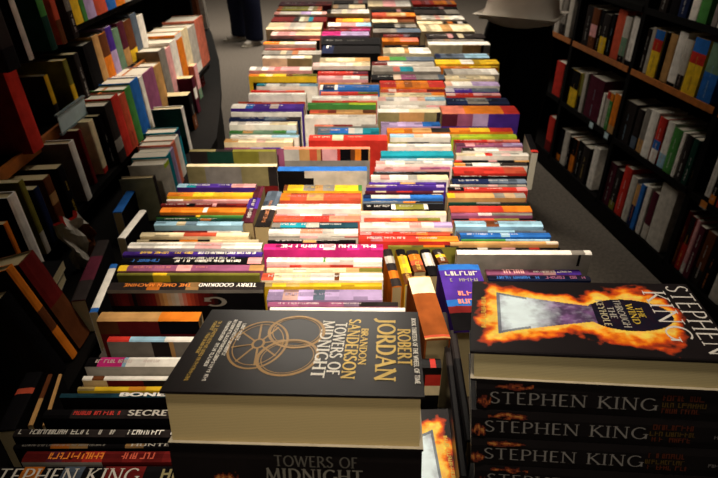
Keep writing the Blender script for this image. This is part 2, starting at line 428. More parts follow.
near1 = [
 (183, 187, 178, 256, .5, 'lb.12 tl.12 pu.45 pk', 'purple and pink'),
 (187.5, 191, 172, 254, -.6, 'k', 'thin black'),
 (191.5, 196, 168, 253, .5, 'o.3 ye', 'orange yellow'),
 (196, 200, 168, 250, 0, 'w.2 tn.1 pk', 'pale peach'),
 (200.5, 206, 162, 247, -.6, 'dr.3 k.1 dr.2 pk.05 dr', 'dark red picture-strip'),
 (206.5, 212, 161, 246, .4, 'o.5 w.05 o', 'bright orange'),
 (212.5, 216.5, 157, 245, -.2, 'k.25 dk.2 ye.05 gn', 'black and green'),
 (217, 220, 157, 244, -.6, 'dg', 'dark green'),
 (220.5, 225, 155, 243, .3, 'lb.25 cr.1 lb', 'light blue'),
 (225.5, 231, 152, 243, -.5, 'k.25 dr.5 lg', 'black and dark red'),
 (231.5, 236, 141, 249, .6, 'cr ro.3 cr.3', 'cream and rust'),
 (236.5, 241, 138, 259, .1, 'cr.1 k.25 o.15 k.1 cr', 'black orange and cream'),
 (241.5, 248, 129, 262, .4, 'w pk.2 w.3', 'pale pinkish white'),
 (248.5, 255, 124, 263, 0, 'pu', 'violet', {'texts': [('~', .12, .5, -.28, .28, 'ye', 1), ('~', .54, .95, -.28, .28, 'w', 1)]}),
 (255.5, 263.5, 122, 262, -.3, 'k.9 pk', 'black white-lettered', {'texts': [('~', .08, .27, -.1, .3, 'bl', 1), ('~', .36, .85, 0, .35, 'w', 1), ('~', .36, .8, -.4, -.1, 'lg', 1)]}),
 (264, 270.5, 119, 264, .2, 'ye.06 mv pk.1 mv.4 tn.1', 'mauve pink'),
 (271, 274, 118, 260, .2, 'ol.25 ye.1 ol', 'olive yellow-moon', {'face': [(.12, 'ol.25 ye.12 ol'), (.1, 'ye'), (.8, 'ol')], 'letters': False}),
 (281, 289.5, 109, 264, .5, 'dk', 'black white-and-orange lettered', {'hard': True, 'page': KHAKI,
     'face': [(.05, [(1., PAL['gy'])]), (.2, smooth([(0,'k'),(.1,'dr'),(.16,'k'),(.3,'dr'),(.36,'tn'),(.44,'lg'),(.5,'ro'),(.58,'dr'),(.7,'k'),(1,'k')])), (.75, [(1., PAL['k'])])], 'tagname': 'omen',
     'label': 'black hardback whose spine carries white and orange upside-down capitals, left near columns',
     'texts': [('TERRY GOODKIND', .58, .95, -.2, .2, 'w', 1, dict(thick=.2, thin=.16, serif=False)),
               ('THE OMEN MACHINE', .1, .53, -.18, .18, 'o', 1, dict(thick=.2, thin=.16, serif=False))]}),
 (310.5, 321, 99, 200, .8, 'tn.6 o', 'tan brown', {'hard': True, 'letters': False, 'face': [(.2, 'br.2 dr k'), (.8, 'dr')]}),
 (335.5, 341.5, 108, 196, .3, 'r.25 lb.4 w', 'red and pale blue', {'face': [(.3, 'gy.5 dk.2 tn.05 gy'), (.7, 'gy')], 'letters': False}),
 (356, 366.5, 87, 185, -.2, 'k.12 mg.25 lb.04 w', 'white with magenta label', {'face': [(.2, 'lg'), (.8, 'lg')]}),
 (375, 380, 83, 180, -.6, 'w.1 br.12 w', 'clean white'  , {'face': [(.3, 'cr.25 dr dk'), (.7, 'cr')], 'letters': False}),
 (385.5, 390, 78, 180, -1.6, 'ye', 'thin amber yellow'),
 (390.5, 397, 61, 180, -1.9, 'dt', 'dark teal', {'texts': [('BONES', .5, .96, -.38, .38, 'w', 0, dict(thick=.26, thin=.22, serif=False))], 'face': [(1, 'k')], 'back': PAL['k'],
     'label': 'dark teal spine with chunky white capitals, left of the thick hardback pile'}),
 (408, 418, 44, 180, -1.9, 'k.2 dk', 'black silver-and-red lettered', {'hard': True, 'back': PAL['k'], 'face': [(1, 'k')],
     'label': 'black spine with red band and silver capitals, left of the thick hardback pile',
     'texts': [('SECRET', .62, .97, -.28, .28, 'lg', 0, dict(thick=.2, thin=.14)), ('~', .22, .56, -.24, .2, 'r', 0)]}),
 (428, 436.5, 14, 182, -2.1, 'dk', 'black with long silver lettering', {'hard': True, 'page': KHAKI, 'face': [(1, 'k')],
     'texts': [('~', .03, .6, -.3, .3, 'lg', 0), ('~', .68, .98, -.3, .3, 'w', 0)]}),
 (437, 447.5, 16, 182, -2.6, 'k', 'black silver-capital', {'face': [(1, 'k')], 'texts': [('~', .05, .55, -.2, .2, 'gy', 0), ('HUNTED', .7, .98, -.26, .26, 'lg', 0, dict(thick=.16, thin=.1))]}),
 (450, 462, 24, 183, -2.6, 'dr.15 mr.1 dr', 'dark red orange-lettered', {'face': [(.3, 'lg.5 dr'), (.7, 'dr')],
     'texts': [('~', .15, .5, -.3, .3, 'o', 1), ('~', .6, .82, -.3, .3, 'ro', 1)]}),
 (464.5, 487, -22, 184, -2.6, 'k.6 dr.2 k', 'black silver-capital author', {'hard': True, 'texts': [('STEPHEN KING', .04, .78, -.36, .32, 'lg', 0, dict(thick=.13, thin=.08)), ('~', .84, .97, -.3, .3, 'kh', 0)],
     'label': 'black spine with large silver capitals at the lower left corner of the table'}),
]
up2 = [
 (0, 3, 334, 367, -.5, 'dk gy.4', 'dark grey-brown'),
 (4, 8, 333, 365, 0, 'gy cr.5', 'grey beige'),
 (9, 13, 327, 369, .5, 'k.1 lg w.4', 'silvery white'),
 (14, 17, 328, 369, -.5, 'k dr.4 br', 'black and brown'),
 (18, 21.5, 336, 370, .3, 'o.2 ye tn.2', 'golden orange'),
 (22, 26, 328, 371, .4, 'w.3 pk lb', 'pink and pale blue'),
 (27, 30.5, 324, 370, 0, 'dr.6 mg', 'crimson and magenta'),
 (31, 35, 322, 369, .2, 'mg.4 lc', 'lilac'),
 (36, 44, 322, 380, 0, 'k', 'thick black'),
 (45, 53, 322, 380, .2, 'nv.2 k', 'blue-black', {'texts': [('~', .07, .2, .1, .4, 'w', 0)]}),
 (57, 61, 320, 370, .5, 'cr tn.3', 'warm cream'),
 (62, 65.5, 313, 370, .6, 'w cr.3', 'bright white'),
 (66, 70, 307, 370, -.5, 'k.6 dk.2 kh', 'black with khaki end'),
 (70.5, 74, 318, 368, 0, 'r mr.3', 'crimson'),
 (75, 79, 318, 368, .5, 'pk w', 'rosy white'),
 (80, 83.5, 320, 379, 0, 'o.3 tn br.3', 'orange brown'),
 (84, 89.5, 320, 379, .3, 'w.05 nv.2 w.05 bl', 'blue'),
 (90.5, 94, 321, 378, 0, 'sa.3 r ol', 'dull red'),
 (95, 98, 312, 378, .6, 'w', 'long white'),
 (98.5, 101.5, 312, 377, -.2, 'r sa.3', 'light red'),
 (102, 104.3, 308, 376, .6, 'gn lm.4', 'leaf green'),
 (104.6, 108, 308, 376, -.6, 'k.55 w.03 lg', 'black and pale'),
 (109, 113, 310, 376, 0, 'ro tn.4 br.2', 'rust brown'),
 (114, 118, 305, 376, .8, 'w lg.4', 'greyish white'),
 (119, 126, 315, 378, -.4, 'sa.3 dr.3 gy', 'red and grey'),
 (127, 133, 318, 379, 0, 'sl.2 bl.3 w.1 tl', 'slate blue'),
 (134, 140, 309, 387, 1.5, 'r.3 cr.14 r', 'thick crimson', {'hard': True}),
 (146, 148.5, 284, 370, 2.2, 'sa', 'salmon edged picture-cover', {'hard': True, 'letters': False, 'face': [(.28, 'lg.2 tn.14 ro.1 tn.05 dr.02 pk.2 r.04 k.14 br.06 o.08 k.1 tn'), (.7, 'gy')]}),
 (165.5, 170.5, 278, 367, 2.4, 'bl', 'blue topped grey hardback', {'hard': True, 'letters': False, 'face': [(.12, 'k.3 lg'), (.12, 'k.4 lg'), (.8, 'k.3 lg')]}),
]
near2 = [
 (184, 190.5, 284, 362, .2, 'br.05 ye.2 gy.15 tn.1 gy.15 ye.3 gn', 'yellow flowered'),
 (192, 200, 278, 361, 0, 'o.15 ro.2 tn.2 ro', 'orange brown'),
 (203, 208.5, 277, 361, .5, 'w', 'white'),
 (209, 213.5, 275, 361, -.2, 'pk.3 w.25 pk', 'pale pink'),
 (214, 221, 272, 360, -.4, 'ro r.3 sa', 'red brown'),
 (221.5, 227, 272, 358, -.2, 'gy.1 tl.3 lg.15 dt', 'deep teal'),
 (228, 233, 269, 358, .5, 'w.35 sa.25 w', 'white with red middle'),
 (233.5, 237.5, 269, 358, -.2, 'gy.35 pk.2 lg', 'pale grey'),
 (238, 242, 268, 356, -.5, 'k.4 tn.15 k', 'narrow black'),
 (243, 249.5, 264, 383, .6, 'mg', 'hot magenta', {'texts': [('~', .14, .5, -.25, .25, 'w', 1), ('~', .56, .94, -.25, .25, 'w', 1)]}),
 (250.5, 256, 268, 383, -.6, 'k.3 dg k.5', 'black green'),
 (256.5, 261.5, 267, 382, .4, 'w gn.02 w', 'glaring white'),
 (262, 266.5, 267, 382, 0, 'pk.2 r.1 sa r.2 w', 'red and pink'),
 (267, 271.5, 267, 382, .3, 'cr.8 ol', 'cream'),
 (272, 280, 262, 383, .3, 'ro.1 cr.3 w.2 br.04 w', 'white orange-ended'),
 (280.5, 286, 259, 382, 0, 'ye', 'golden yellow'),
 (287, 300, 268, 382, .2, 'lc.4 sl.1 lc', 'pale lilac', {'hard': False}),
 (301, 306, 268, 398, .2, 'mv dk.3', 'dark mauve'),
 (306.5, 311, 270, 405, .6, 'w', 'white strip', {'letters': False}),
]
up3 = [
 (0, 6, 368, 410, .4, 'cr pk.3 w', 'cream white'),
 (7, 11.5, 371, 413, -.5, 'k', 'jet black'),
 (12, 16, 372, 415, .4, 'ro tn o', 'orange tan'),
 (17, 22, 372, 414, .2, 'cr.6 br', 'cream and brown'),
 (23, 27, 373, 416, -.3, 'k.5 gy', 'black grey'),
 (28, 32, 373, 420, .2, 'gy sl', 'blue grey'),
 (33, 36.5, 383, 419, -.5, 'dr k.3', 'blackish red'),
 (37, 41, 382, 418, .4, 'o sa', 'flame orange'),
 (42, 46, 384, 425, -.4, 'k', 'black strip'),
 (47, 53, 383, 430, .5, 'cr tn.1 w', 'buttery cream'),
 (56, 60, 378, 434, .3, 'o.2 gn.3 sl', 'orange green and blue'),
 (61, 65, 372, 434, .2, 'dr.25 w lg', 'white dark-ended'),
 (66, 71, 373, 440, .3, 'gy tl.2 lg', 'grey teal'),
 (72, 79, 371, 445, -.2, 'k.3 mv gy sl.1', 'black and mauve grey', {'hard': True}),
 (80, 87, 380, 444, .3, 'r o.5 r', 'fiery red'),
 (88, 91.5, 381, 446, 0, 'ro dr.3', 'red brown'),
 (92, 95, 380, 444, .5, 'cr o.2', 'peach cream'),
 (96, 100.5, 378, 445, .6, 'w lb.3', 'white bluish'),
 (101, 104, 379, 445, -.8, 'k', 'slim black'),
 (104.5, 107, 380, 446, .4, 'w pk.3', 'white slim'),
 (108, 112, 378, 440, 1.4, 'w cr', 'tall cream', {'hard': True, 'letters': False, 'face': [(.25, 'kh tn.4 kh.2 dk.06'), (.75, 'kh')]}),
 (121, 126, 381, 440, -.3, 'lc bl.3', 'lilac blue'),
 (127, 132, 387, 450, 0, 'o tn.3 dk.3', 'orange and black'),
 (133, 137, 390, 450, .5, 'lb.4 w', 'pale blue and white'),
 (138, 142, 389, 450, -.5, 'ol.3 k gy', 'black and olive'),
 (143, 146, 388, 451, .5, 'w', 'snow white'),
 (146.5, 149.8, 389, 451, -.2, 'ro tn', 'burnt orange'),
 (150, 155.5, 381, 453, .4, 'tl', 'teal', {'letters': False}),
 (156, 159.5, 380, 453, -.1, 'lb w.5', 'ice blue'),
 (160, 164, 376, 452, .4, 'w', 'clean white'),
 (164.5, 169, 375, 450, -.2, 'pk mv.4', 'dusty pink'),
 (169.5, 173.5, 373, 449, -.6, 'dk k', 'charcoal'),
 (174, 179.5, 371, 448, .5, 'w cr.4', 'ivory'),
 (180, 183.5, 369, 446, -.2, 'pu.4 tn.2 pu', 'purple and tan'),
 (184, 187, 366, 444, 0, 'pu lc.1', 'purple'),
 (187.5, 190.5, 365, 443, -.2, 'mr r.2 mr', 'maroon'),
 (191, 193.8, 364, 441, -.5, 'k', 'black'),
 (194, 198, 363, 443, .2, 'nv.1 lg.35 bl', 'grey and blue'),
 (198.5, 202.5, 363, 443, -.3, 'sl.5 o.15 dk', 'slate with orange patch'),
 (203, 209, 363, 444, -.2, 'k.35 w.05 ol.35 w.05 k', 'black and olive bands'),
 (210, 214.5, 361, 446, .5, 'w cr', 'off-white'),
 (215, 220.5, 364, 440, -.2, 'ro o ol.3', 'orange rust'),
 (221, 227.5, 360, 452, .5, 'w lc.2', 'white lilac-ended'),
 (228, 230.8, 360, 452, -.3, 'mr', 'deep maroon'),
 (231, 234.5, 360, 450, 0, 'r ro', 'red'),
 (235, 241, 359, 458, .2, 'r.6 o', 'red and orange'),
 (241.5, 246, 388, 458, -.4, 'ol.5 o dk.2', 'olive and orange'),
]
up4 = [
 (0, 4, 412, 455, .4, 'r o.5', 'red orange'),
 (5, 8.5, 412, 456, -.6, 'k', 'pure black'),
 (9, 13.5, 414, 458, .1, 'dk gy.3', 'dark grey'),
 (15, 19, 416, 463, .4, 'lg w.3', 'pale grey'),
 (20, 23.5, 417, 467, 0, 'cr.5 k', 'cream and black'),
 (24, 31, 420, 472, .4, 'cr tn.2 cr', 'peachy cream'),
 (33, 37.5, 426, 484, .2, 'dk', 'smoky black'),
 (38, 40.5, 427, 483, -.2, 'gy', 'thin grey'),
 (41, 44.5, 428, 489, 1.2, 'w', 'tall white-topped', {'hard': True, 'letters': False, 'face': [(.2, 'cr tn.3 dk.05 gy.1'), (.8, 'cr')]}),
 (53, 57.5, 435, 488, 0, 'nv.1 sl lb', 'grey blue'),
 (59, 63.5, 435, 498, .6, 'ye w.2 ye', 'bright yellow'),
 (64, 67.5, 440, 497, 0, 'o ye', 'amber'),
 (68, 74, 445, 497, .2, 'lg w.3', 'silver white'),
 (75, 78.5, 445, 494, .5, 'cr', 'plain cream'),
 (80, 85.5, 445, 498, .4, 'w lc', 'white and lilac'),
 (87, 91.5, 445, 498, -.2, 'pu.5 sl', 'violet blue'),
 (92, 95.5, 446, 500, .2, 'r pk', 'pinkish red'),
 (97, 103.5, 446, 508, -.2, 'nv gy nv', 'greyish navy'),
 (105, 113.5, 441, 517, 1.5, 'sa.3 o r.2', 'thick orange', {'hard': True, 'face': [(.3, 'mr.2 mv.2 lc.2 pu'), (.7, 'pu')], 'letters': False}),
 (127, 131.5, 447, 512, 0, 'o ye.3 r', 'orange red'),
 (133.5, 137, 451, 516, .5, 'lm', 'lime green'),
 (138, 141.5, 454, 519, -.3, 'r sa', 'scarlet'),
 (142, 146, 456, 522, .1, 'mv lc.3', 'mauve'),
 (147, 150.5, 462, 522, .3, 'dk.2 w pk', 'white and pink'),
 (152, 155.5, 456, 528, .5, 'cr.4 r.1 w', 'cream with red patch'),
 (156.5, 161.5, 454, 528, -.5, 'r.1 k.7 tn', 'black and red'),
 (162, 165.5, 454, 527, 0, 'o.15 k.1 w dk', 'black white-speckled'),
 (166, 173, 453, 525, .1, 'r ro.3', 'brick red'),
 (174, 177.5, 452, 526, -.5, 'k', 'black'),
 (178, 183, 452, 526, -.2, 'nv sl', 'dark blue'),
 (183.5, 186, 450, 526, -.1, 'gy', 'grey'),
 (186.5, 190.5, 448, 527, .2, 'k.2 r', 'bright red'),
 (192, 197.5, 447, 525, .4, 'ye.1 tn gy.4', 'mustard tan'),
 (198, 203.5, 448, 527, -.3, 'dg gy.3 dk', 'greenish grey'),
 (205, 211.5, 450, 531, .2, 'ro r.3 o', 'orange red'),
 (212, 215, 451, 532, -.2, 'mv gy', 'mauve grey'),
 (215.5, 219.8, 452, 535, -.4, 'k.2 ro.3 ol.3 k', 'dark multicoloured'),
 (220, 226.5, 455, 542, .4, 'lb.35 br.15 lb', 'sky blue'),
 (227, 231.5, 456, 545, -.1, 'sl lb.3 sl', 'steel blue'),
 (232, 236.5, 460, 550, .2, 'bl lb.1 bl', 'vivid blue'),
 (237, 240, 461, 549, 0, 'gn.5 lb', 'green and blue'),
 (240.5, 244, 450, 558, .4, 'tn', 'tan'),
 (244.5, 248, 456, 559, -.4, 'k.2 w.1 dk.4 r.1 k', 'black spotted'),
 (249, 254, 457, 591, 2.6, 'w.85 gy.1 w', 'white grey-faced hardback', {'hard': True, 'letters': False, 'face': [(.16, 'gy.9 k.02 gy'), (.84, 'gy')]}),
 (268, 274.5, 486, 580, -.2, 'mv pu.4', 'reddish purple', {'texts': [('~', .05, .4, -.4, .4, 'pk', 1), ('~', .5, .9, -.1, .2, 'lg', 1)]}),
 (275, 280, 488, 590, -.3, 'nv', 'navy', {'texts': [('~', .08, .5, -.3, .3, 'bl', 1), ('~', .55, .95, -.3, .3, 'mv', 1)]}),
]
column(C1, up1+near1, 1)
column(C2, up2+near2, 2)
column(C3, up3, 3)
column(C4, up4, 4)

# ------------------------------------------------------------------ spine-up books that run away from the viewer
def upY(far, near, w_px, z, spine, label, tz=TZ1, **kw):
    a, b = atz(*near, z), atz(*far, z)
    d = b-a; L = d.length; rz = math.atan2(d.y, d.x)
    T = abs(atz(near[0]+w_px, near[1], z).x-a.x)
    c = (a+b)/2
    return book('up', L, T, z-tz-.0005, spine, (c.x, c.y, tz+.0005), (0, 0, rz), label, group='spine-up books turned end-on to the viewer', **kw)
upY((259, 186), (247, 222), 12, .92, 'mr pu.3 mr', 'dark purple end-on book between the left and second columns', page=KHAKI, back=KHAKI, face=[(1, [(1, KHAKI)])], seed=901)
upY((275, 191), (262, 226), 16, .925, 'dk w.1 sl', 'dark grey end-on book with white mark between the left and second columns', page=KHAKI, back=KHAKI, face=[(1, [(1, KHAKI)])], seed=902)
upY((387, 249), (397, 286), 10, .915, 'dk o.2 dk.2 lg.2 dk', 'dark end-on book with orange lettering left of the tan end-on spine', page=KHAKI, seed=903)
upY((400, 249), (410, 284), 10, .92, 'br.3 ye.5 k', 'black and yellow end-on book, second from left in the end-on row', page=KHAKI, seed=904)
upY((412, 250), (420, 271), 12, .92, 'br.3 ro o.3 dk', 'orange brown end-on book with flame colours behind the tan end-on spine', page=KHAKI, seed=905)
upY((425, 249), (434, 275), 10, .92, 'k.35 lg.3 w.2 k', 'black end-on book with pale figure beside the blue hardback', page=KHAKI, seed=906)
upY((437, 249), (444, 262), 10, .92, 'br ye.2 dk', 'brown end-on book with yellow tip behind the blue hardback', page=KHAKI, seed=907)
b = upY((419, 276), (438, 338), 26, .945, 'tn.02 ro.03 oc.65 cr.28 tn.02', 'orange end-on hardback with cream title panel right of the thick hardback pile', page=KHAKI, seed=908, letters=False, hard=True)
b = upY((458, 264), (478, 330), 48, .94, 'k.25 dr.1 bl.1 pu.5 bl.1', 'blue end-on hardback with silver lettering beside the fiery cover', seed=909, hard=True,
        letters=False)
def cross_print(root, L, T, W, rows):
    rnd = random.Random(77)
    for a0, h, b0, b1, c in rows:
        t = MB(); pseudo(t, rnd, lambda u, v, k: (v, -u, W+.0006+k), b0*T, b1*T, a0*L, a0*L+h, col(c)); t.build('spine_lettering', M_INK, root)
bL = (atz(458, 264, .94)-atz(478, 330, .94)).length; bT = abs(atz(526, 330, .94).x-atz(478, 330, .94).x)
cross_print(b, bL, bT, .94-TZ1-.0005, ((.3, .012, -.38, .4, 'lg'), (.2, .009, -.3, .4, 'gy'), (-.02, .012, -.2, .42, 'sa'), (-.14, .012, -.25, .42, 'sa'), (-.28, .008, -.25, .42, 'sa')))
upY((444, 312), (464, 476), 9, .925, 'k.6 dk', 'glossy black end-on hardback, nearer the cropped fiery cover', seed=910, hard=True, gloss=True, letters=False)
upY((453, 330), (470, 440), 9, .935, 'k.7 dk', 'glossy black end-on hardback touching the right-hand pile', seed=911, hard=True, gloss=True, letters=False)
# black upright hardback just right of the thick pile
zz = .93; Yb = atz(359, 358, zz).y; Yn = atz(359, 367, zz).y
Xl, Xr = atz(330, 362, zz).x, atz(441, 362, zz).x
book('up', Xr-Xl, Yb-Yn, zz-TZ1, 'k.9 r.05 k', ((Xl+Xr)/2, (Yb+Yn)/2, TZ1+.0005), (0, 0, 0), 'black hardback with red and cream patches right of the thick hardback pile',
     face=[(.1, segs('k')), (.16, segs('k.86 r')), (.14, segs('k.86 cr')), (.6, segs('k'))], hard=True, letters=False, gloss=True, group='spine-up books on the display tables', seed=912)
# hardback standing end-on at the right edge, its pale page edges towards us
p = atz(531, 189, TZ1+.03)
upY((528, 134), (535, 152), 7, .935, 'r.12 k', 'dark end-on book with pale side at the right table edge beside the aisle', tz=TZ2, page=WHITEPAGE, seed=913, letters=False,
    face=[(1, [(1, lin('B8AE98'))])], back=lin('B8AE98'))

# ------------------------------------------------------------------ tilted piles
def frame(loc, rot):
    from mathutils import Euler
    return Matrix.Translation(loc) @ Euler(rot, 'XYZ').to_matrix().to_4x4()
def place(o, M): o.location = M.to_translation(); o.rotation_euler = M.to_euler('XYZ')

# cover art of the thick hardback pile
def towers_front(root, L, W, T, top=True):
    z0 = T+.0004
    g = MB()
    def line(name, mat, txt, base, a0, a1, h, c, **k):
        t = MB(); put_text(t, txt, f3(base), a0, a1, 0, h, c, **k); t.build(name, mat, root)
    # reading direction runs away->near (-y), letters' tops point to +x
    def f3(base):
        return lambda u, v, k: (-L/2+base*L+v, W/2-u, z0+k)
    GO, GD, WH = lin('B8983F'), lin('8A6526'), lin('D8D2C6')
    kw = dict(thick=.2, thin=.11)
    line('author_lettering', M_FOIL, 'ROBERT', .905, .042, .112, .0125, GO, **kw)
    line('author_lettering', M_FOIL, 'JORDAN', .815, .02, .138, .018, GO, **kw)
    line('author_lettering', M_FOIL, 'BRANDON', .742, .042, .112, .007, GO, **kw)
    line('author_lettering', M_FOIL, 'SANDERSON', .682, .022, .136, .012, GO, **kw)
    line('title_lettering', M_INK, 'TOWERS OF', .622, .03, .13, .0115, WH, **kw)
    line('title_lettering', M_INK, 'MIDNIGHT', .562, .026, .135, .012, WH, **kw)
    line('series_lettering', M_INK, 'BOOK THIRTEEN OF THE WHEEL OF TIME', .968, .018, .142, .0042, WH, thick=.2, thin=.14)
    rnd = random.Random(5)
    for b0, a0, a1, nm, c in ((.07, .03, .145, M_FOIL, GO), (.05, .03, .1, M_FOIL, GO), (.115, .03, .12, M_INK, WH), (.14, .025, .145, M_INK, WH), (.165, .03, .1, M_INK, WH), (.19, .035, .07, M_INK, WH)):
        t = MB(); pseudo(t, rnd, f3(b0), a0, a1, 0, .0038, c); t.build('blurb_lettering', nm, root)
    # ring emblem: an eight-spoked wheel and two interlaced loops
    def ring(cx, cy, r0x, r0y, w, rot=0, n=48, k=0):
        for i in range(n):
            q = []
            for ww, j in ((0, i), (0, i+1), (w, i+1), (w, i)):
                a = 2*math.pi*j/n; x, y = (r0x-ww)*math.cos(a), (r0y-ww)*math.sin(a)
                q.append((cx+x*math.cos(rot)-y*math.sin(rot), cy+x*math.sin(rot)+y*math.cos(rot), z0+k))
            g.poly(q, GD)
    cx, cy = -L/2+.30*L, .004
    ring(cx, cy, .031, .047, .0026); ring(cx, cy, .026, .04, .0012, k=1e-5); ring(cx, cy, .007, .01, .0026, k=2e-5)
    for i in range(8):
        a = math.pi*i/4+.2; ca, sa = math.cos(a), math.sin(a)
        p0 = (cx+ca*.006, cy+sa*.009); p1 = (cx+ca*.027, cy+sa*.041); nx, ny = -sa*.0011, ca*.0011
        g.poly([(p0[0]+nx, p0[1]+ny, z0+3e-5), (p0[0]-nx, p0[1]-ny, z0+3e-5), (p1[0]-nx, p1[1]-ny, z0+3e-5), (p1[0]+nx, p1[1]+ny, z0+3e-5)], GD)
    ring(cx+.036, cy+.026, .031, .035, .0034, .3, k=4e-5); ring(cx+.036, cy+.026, .026, .03, .001, .3, k=4.5e-5)
    ring(cx+.035, cy-.024, .031, .034, .0034, -.3, k=5e-5); ring(cx+.035, cy-.024, .026, .029, .001, -.3, k=5.5e-5)
    g.build('ring_emblem', M_FOIL, root)
JACK = lin('171313')
L, W, T = .24, .16, .06
Mt = frame((-.057, .433, 1.105), (R(-10.8), R(-1.6), R(-3.1)))     # centre of the top cover
lowest = None
for k in range(3):
    kw = dict(hard=True, letters=False, gloss=True, page=lin('C6B07C'), group='copies in the thick hardback pile', seed=950+k)
    if k == 0:
        b = book('flat', L, T, W, [(1, JACK)], (0, 0, 0), (0, 0, 0), 'thick black hardback with gold wheel emblem lying on top of the left pile', fore=True, **kw)
        towers_front(b, L, W, T)
        place(b, Mt @ Matrix.Translation((0, 0, -T)))
    else:
        tx = [('TOWERS OF', .42, .75, .14, .34, lin('6E6A62'), 0, dict(thick=.15, thin=.09)), ('MIDNIGHT', .38, .77, -.16, .08, lin('8C877C'), 0, dict(thick=.18, thin=.1)),
              ('~', .5, .9, -.44, -.35, lin('6A655C'), 0), ('~', .92, .96, 0, .25, lin('8C877C'), 0), ('flame', .15, .27, -.25, .0, 'r', 0)]
        b = book('flat', L, T, W, [(1, JACK)], (0, 0, 0), (0, 0, 0),
                 'thick black hardback with silver spine capitals directly under the wheel-emblem one' if k == 1 else 'thick black hardback at the bottom of the wheel-emblem pile',
                 fore=False, texts=tx, **kw)
        place(b, Mt @ Matrix.Translation((-.001*k, .002*k, -T*(k+1)-.0012*k)))

# fiery keyhole cover, painted into a fine grid of printed ink
def fire_color(X, Y):
    """X, Y in cm on a 24 x 16 cover, Y=8 the middle line"""
    nz = noise.fractal(Vector((X*.55, Y*.55, 3.1)), 1.0, 2.0, 4)
    n2 = noise.fractal(Vector((X*1.6+9, Y*1.6, 7.7)), 1.0, 2.0, 3)
    y = abs(Y-8.2)
    tt = min(max((X-2.6)/10.5, 0), 1); hh = 4.9-3.3*tt**.8
    dt = max(2.6-X, X-13.5, y-hh)
    dc = math.hypot((X-16.2)*.8, (Y-8.2))-3.5
    d = min(dt, dc)
    if d < 0:
        if dc < 0 and X > 12.8: return (.012+.01*n2, .008, .02)
        g = max(0, 1.35-abs(X-4.8)/3.6-.02*y*y)+.2*n2
        base = Vector((.09, .05, .12))+Vector((.16, .07, .2))*max(0, .3+nz+n2*.4)
        c = base.lerp(Vector((.78, .93, 1.)), min(max(g, 0), 1))
        if d > -.45 and X < 6: c = c.lerp(Vector((.03, .04, .07)), .7)
        return tuple(c)
    dd = d/(.95 + .75*max(0, (X-9)/10)) + nz*1.25 - .2
    if Y < 8.2: dd -= .15
    if X > 19.6: dd += (X-19.6)*.9
    if dd < .35: return (1., .62+.2*n2, .10)
    if dd < .8: t = (dd-.35)/.45; return (1., .56-.30*t, .06-.05*t)
    if dd < 1.3: t = (dd-.8)/.5; return (.95-.3*t, .24-.17*t, .01)
    if dd < 1.9: t = (dd-1.3)/.6; return (.6-.55*t, .06-.045*t, .012)
    return (.012, .009, .010)
fire_me = None
def fire_front(root, L, W, T):
    global fire_me
    z0 = T+.0003; g = MB(); nx, ny = 200, 132
    pts = lambda i, j: (-L/2+.002+(L-.004)*i/nx, -W/2+.002+(W-.004)*j/ny, z0)
    for i in range(nx):
        for j in range(ny):
            c = fire_color((i+.5)/nx*24, (j+.5)/ny*16)
            g.poly([pts(i, j), pts(i+1, j), pts(i+1, j+1), pts(i, j+1)], c)
    g.build('cover_picture', M_GLOSS, root)
    f3 = lambda base: (lambda u, v, k: (-L/2+base*L+v, W/2-u, z0+.0003+k))
    SI, YE, GR = lin('DAD4CC'), lin('D8B640'), lin('B7B0A4')
    def line(name, txt, base, a0, a1, h, c, **k):
        t = MB(); put_text(t, txt, f3(base), a0, a1, 0, h, c, **k); t.build(name, M_INK, root)
    line('author_lettering', 'STEPHEN', .897, .008, .152, .021, SI, thick=.1, thin=.06)
    line('author_lettering', 'KING', .785, .022, .128, .022, SI, thick=.1, thin=.06)
    line('title_lettering', 'THE', .715, .062, .085, .006, YE); line('title_lettering', 'WIND', .68, .055, .098, .0065, YE)
    line('title_lettering', 'THROUGH', .635, .046, .106, .0065, GR); line('title_lettering', 'THE', .598, .062, .088, .006, GR)
    line('title_lettering', 'KEYHOLE', .56, .046, .104, .0065, lin('C8BC96'))
    t = MB(); pseudo(t, random.Random(3), f3(.045), .045, .115, 0, .005, YE); t.build('blurb_lettering', M_INK, root)
BLK = lin('151213')
def king_texts():
    return [('STEPHEN KING', .055, .70, -.22, .17, lin('8E8A86'), 0, dict(thick=.11, thin=.065)),
            ('~', .72, .87, .12, .3, lin('5a2a18'), 0), ('~', .71, .88, -.1, .06, lin('57431c'), 0), ('~', .72, .87, -.3, -.14, lin('5a2a18'), 0),
            ('~', .95, .99, -.12, .0, lin('777270'), 0),
            ('flame', .0, .06, -.4, .05, 'r', 0), ('flame', .07, .23, .24, .49, 'r', 0)]
L, W, T = .24, .16, .034
names = ['fiery keyhole-covered hardback lying on top of the right-hand pile', 'first silver-capital hardback spine beneath the fiery keyhole cover',
         'second silver-capital hardback spine down in the right-hand pile', 'third silver-capital hardback spine down in the right-hand pile',
         'fourth silver-capital hardback spine down in the right-hand pile, cut by frame', 'sixth hardback from the top of the right-hand pile',
         'seventh hardback from the top of the right-hand pile']
Mk = frame((.242, .466, 1.120), (R(-9.5), R(-6.5), R(-10.5)))
ML = frame((.242, .466, 1.120), (R(-9.5), R(-6.5), R(-10.5)))
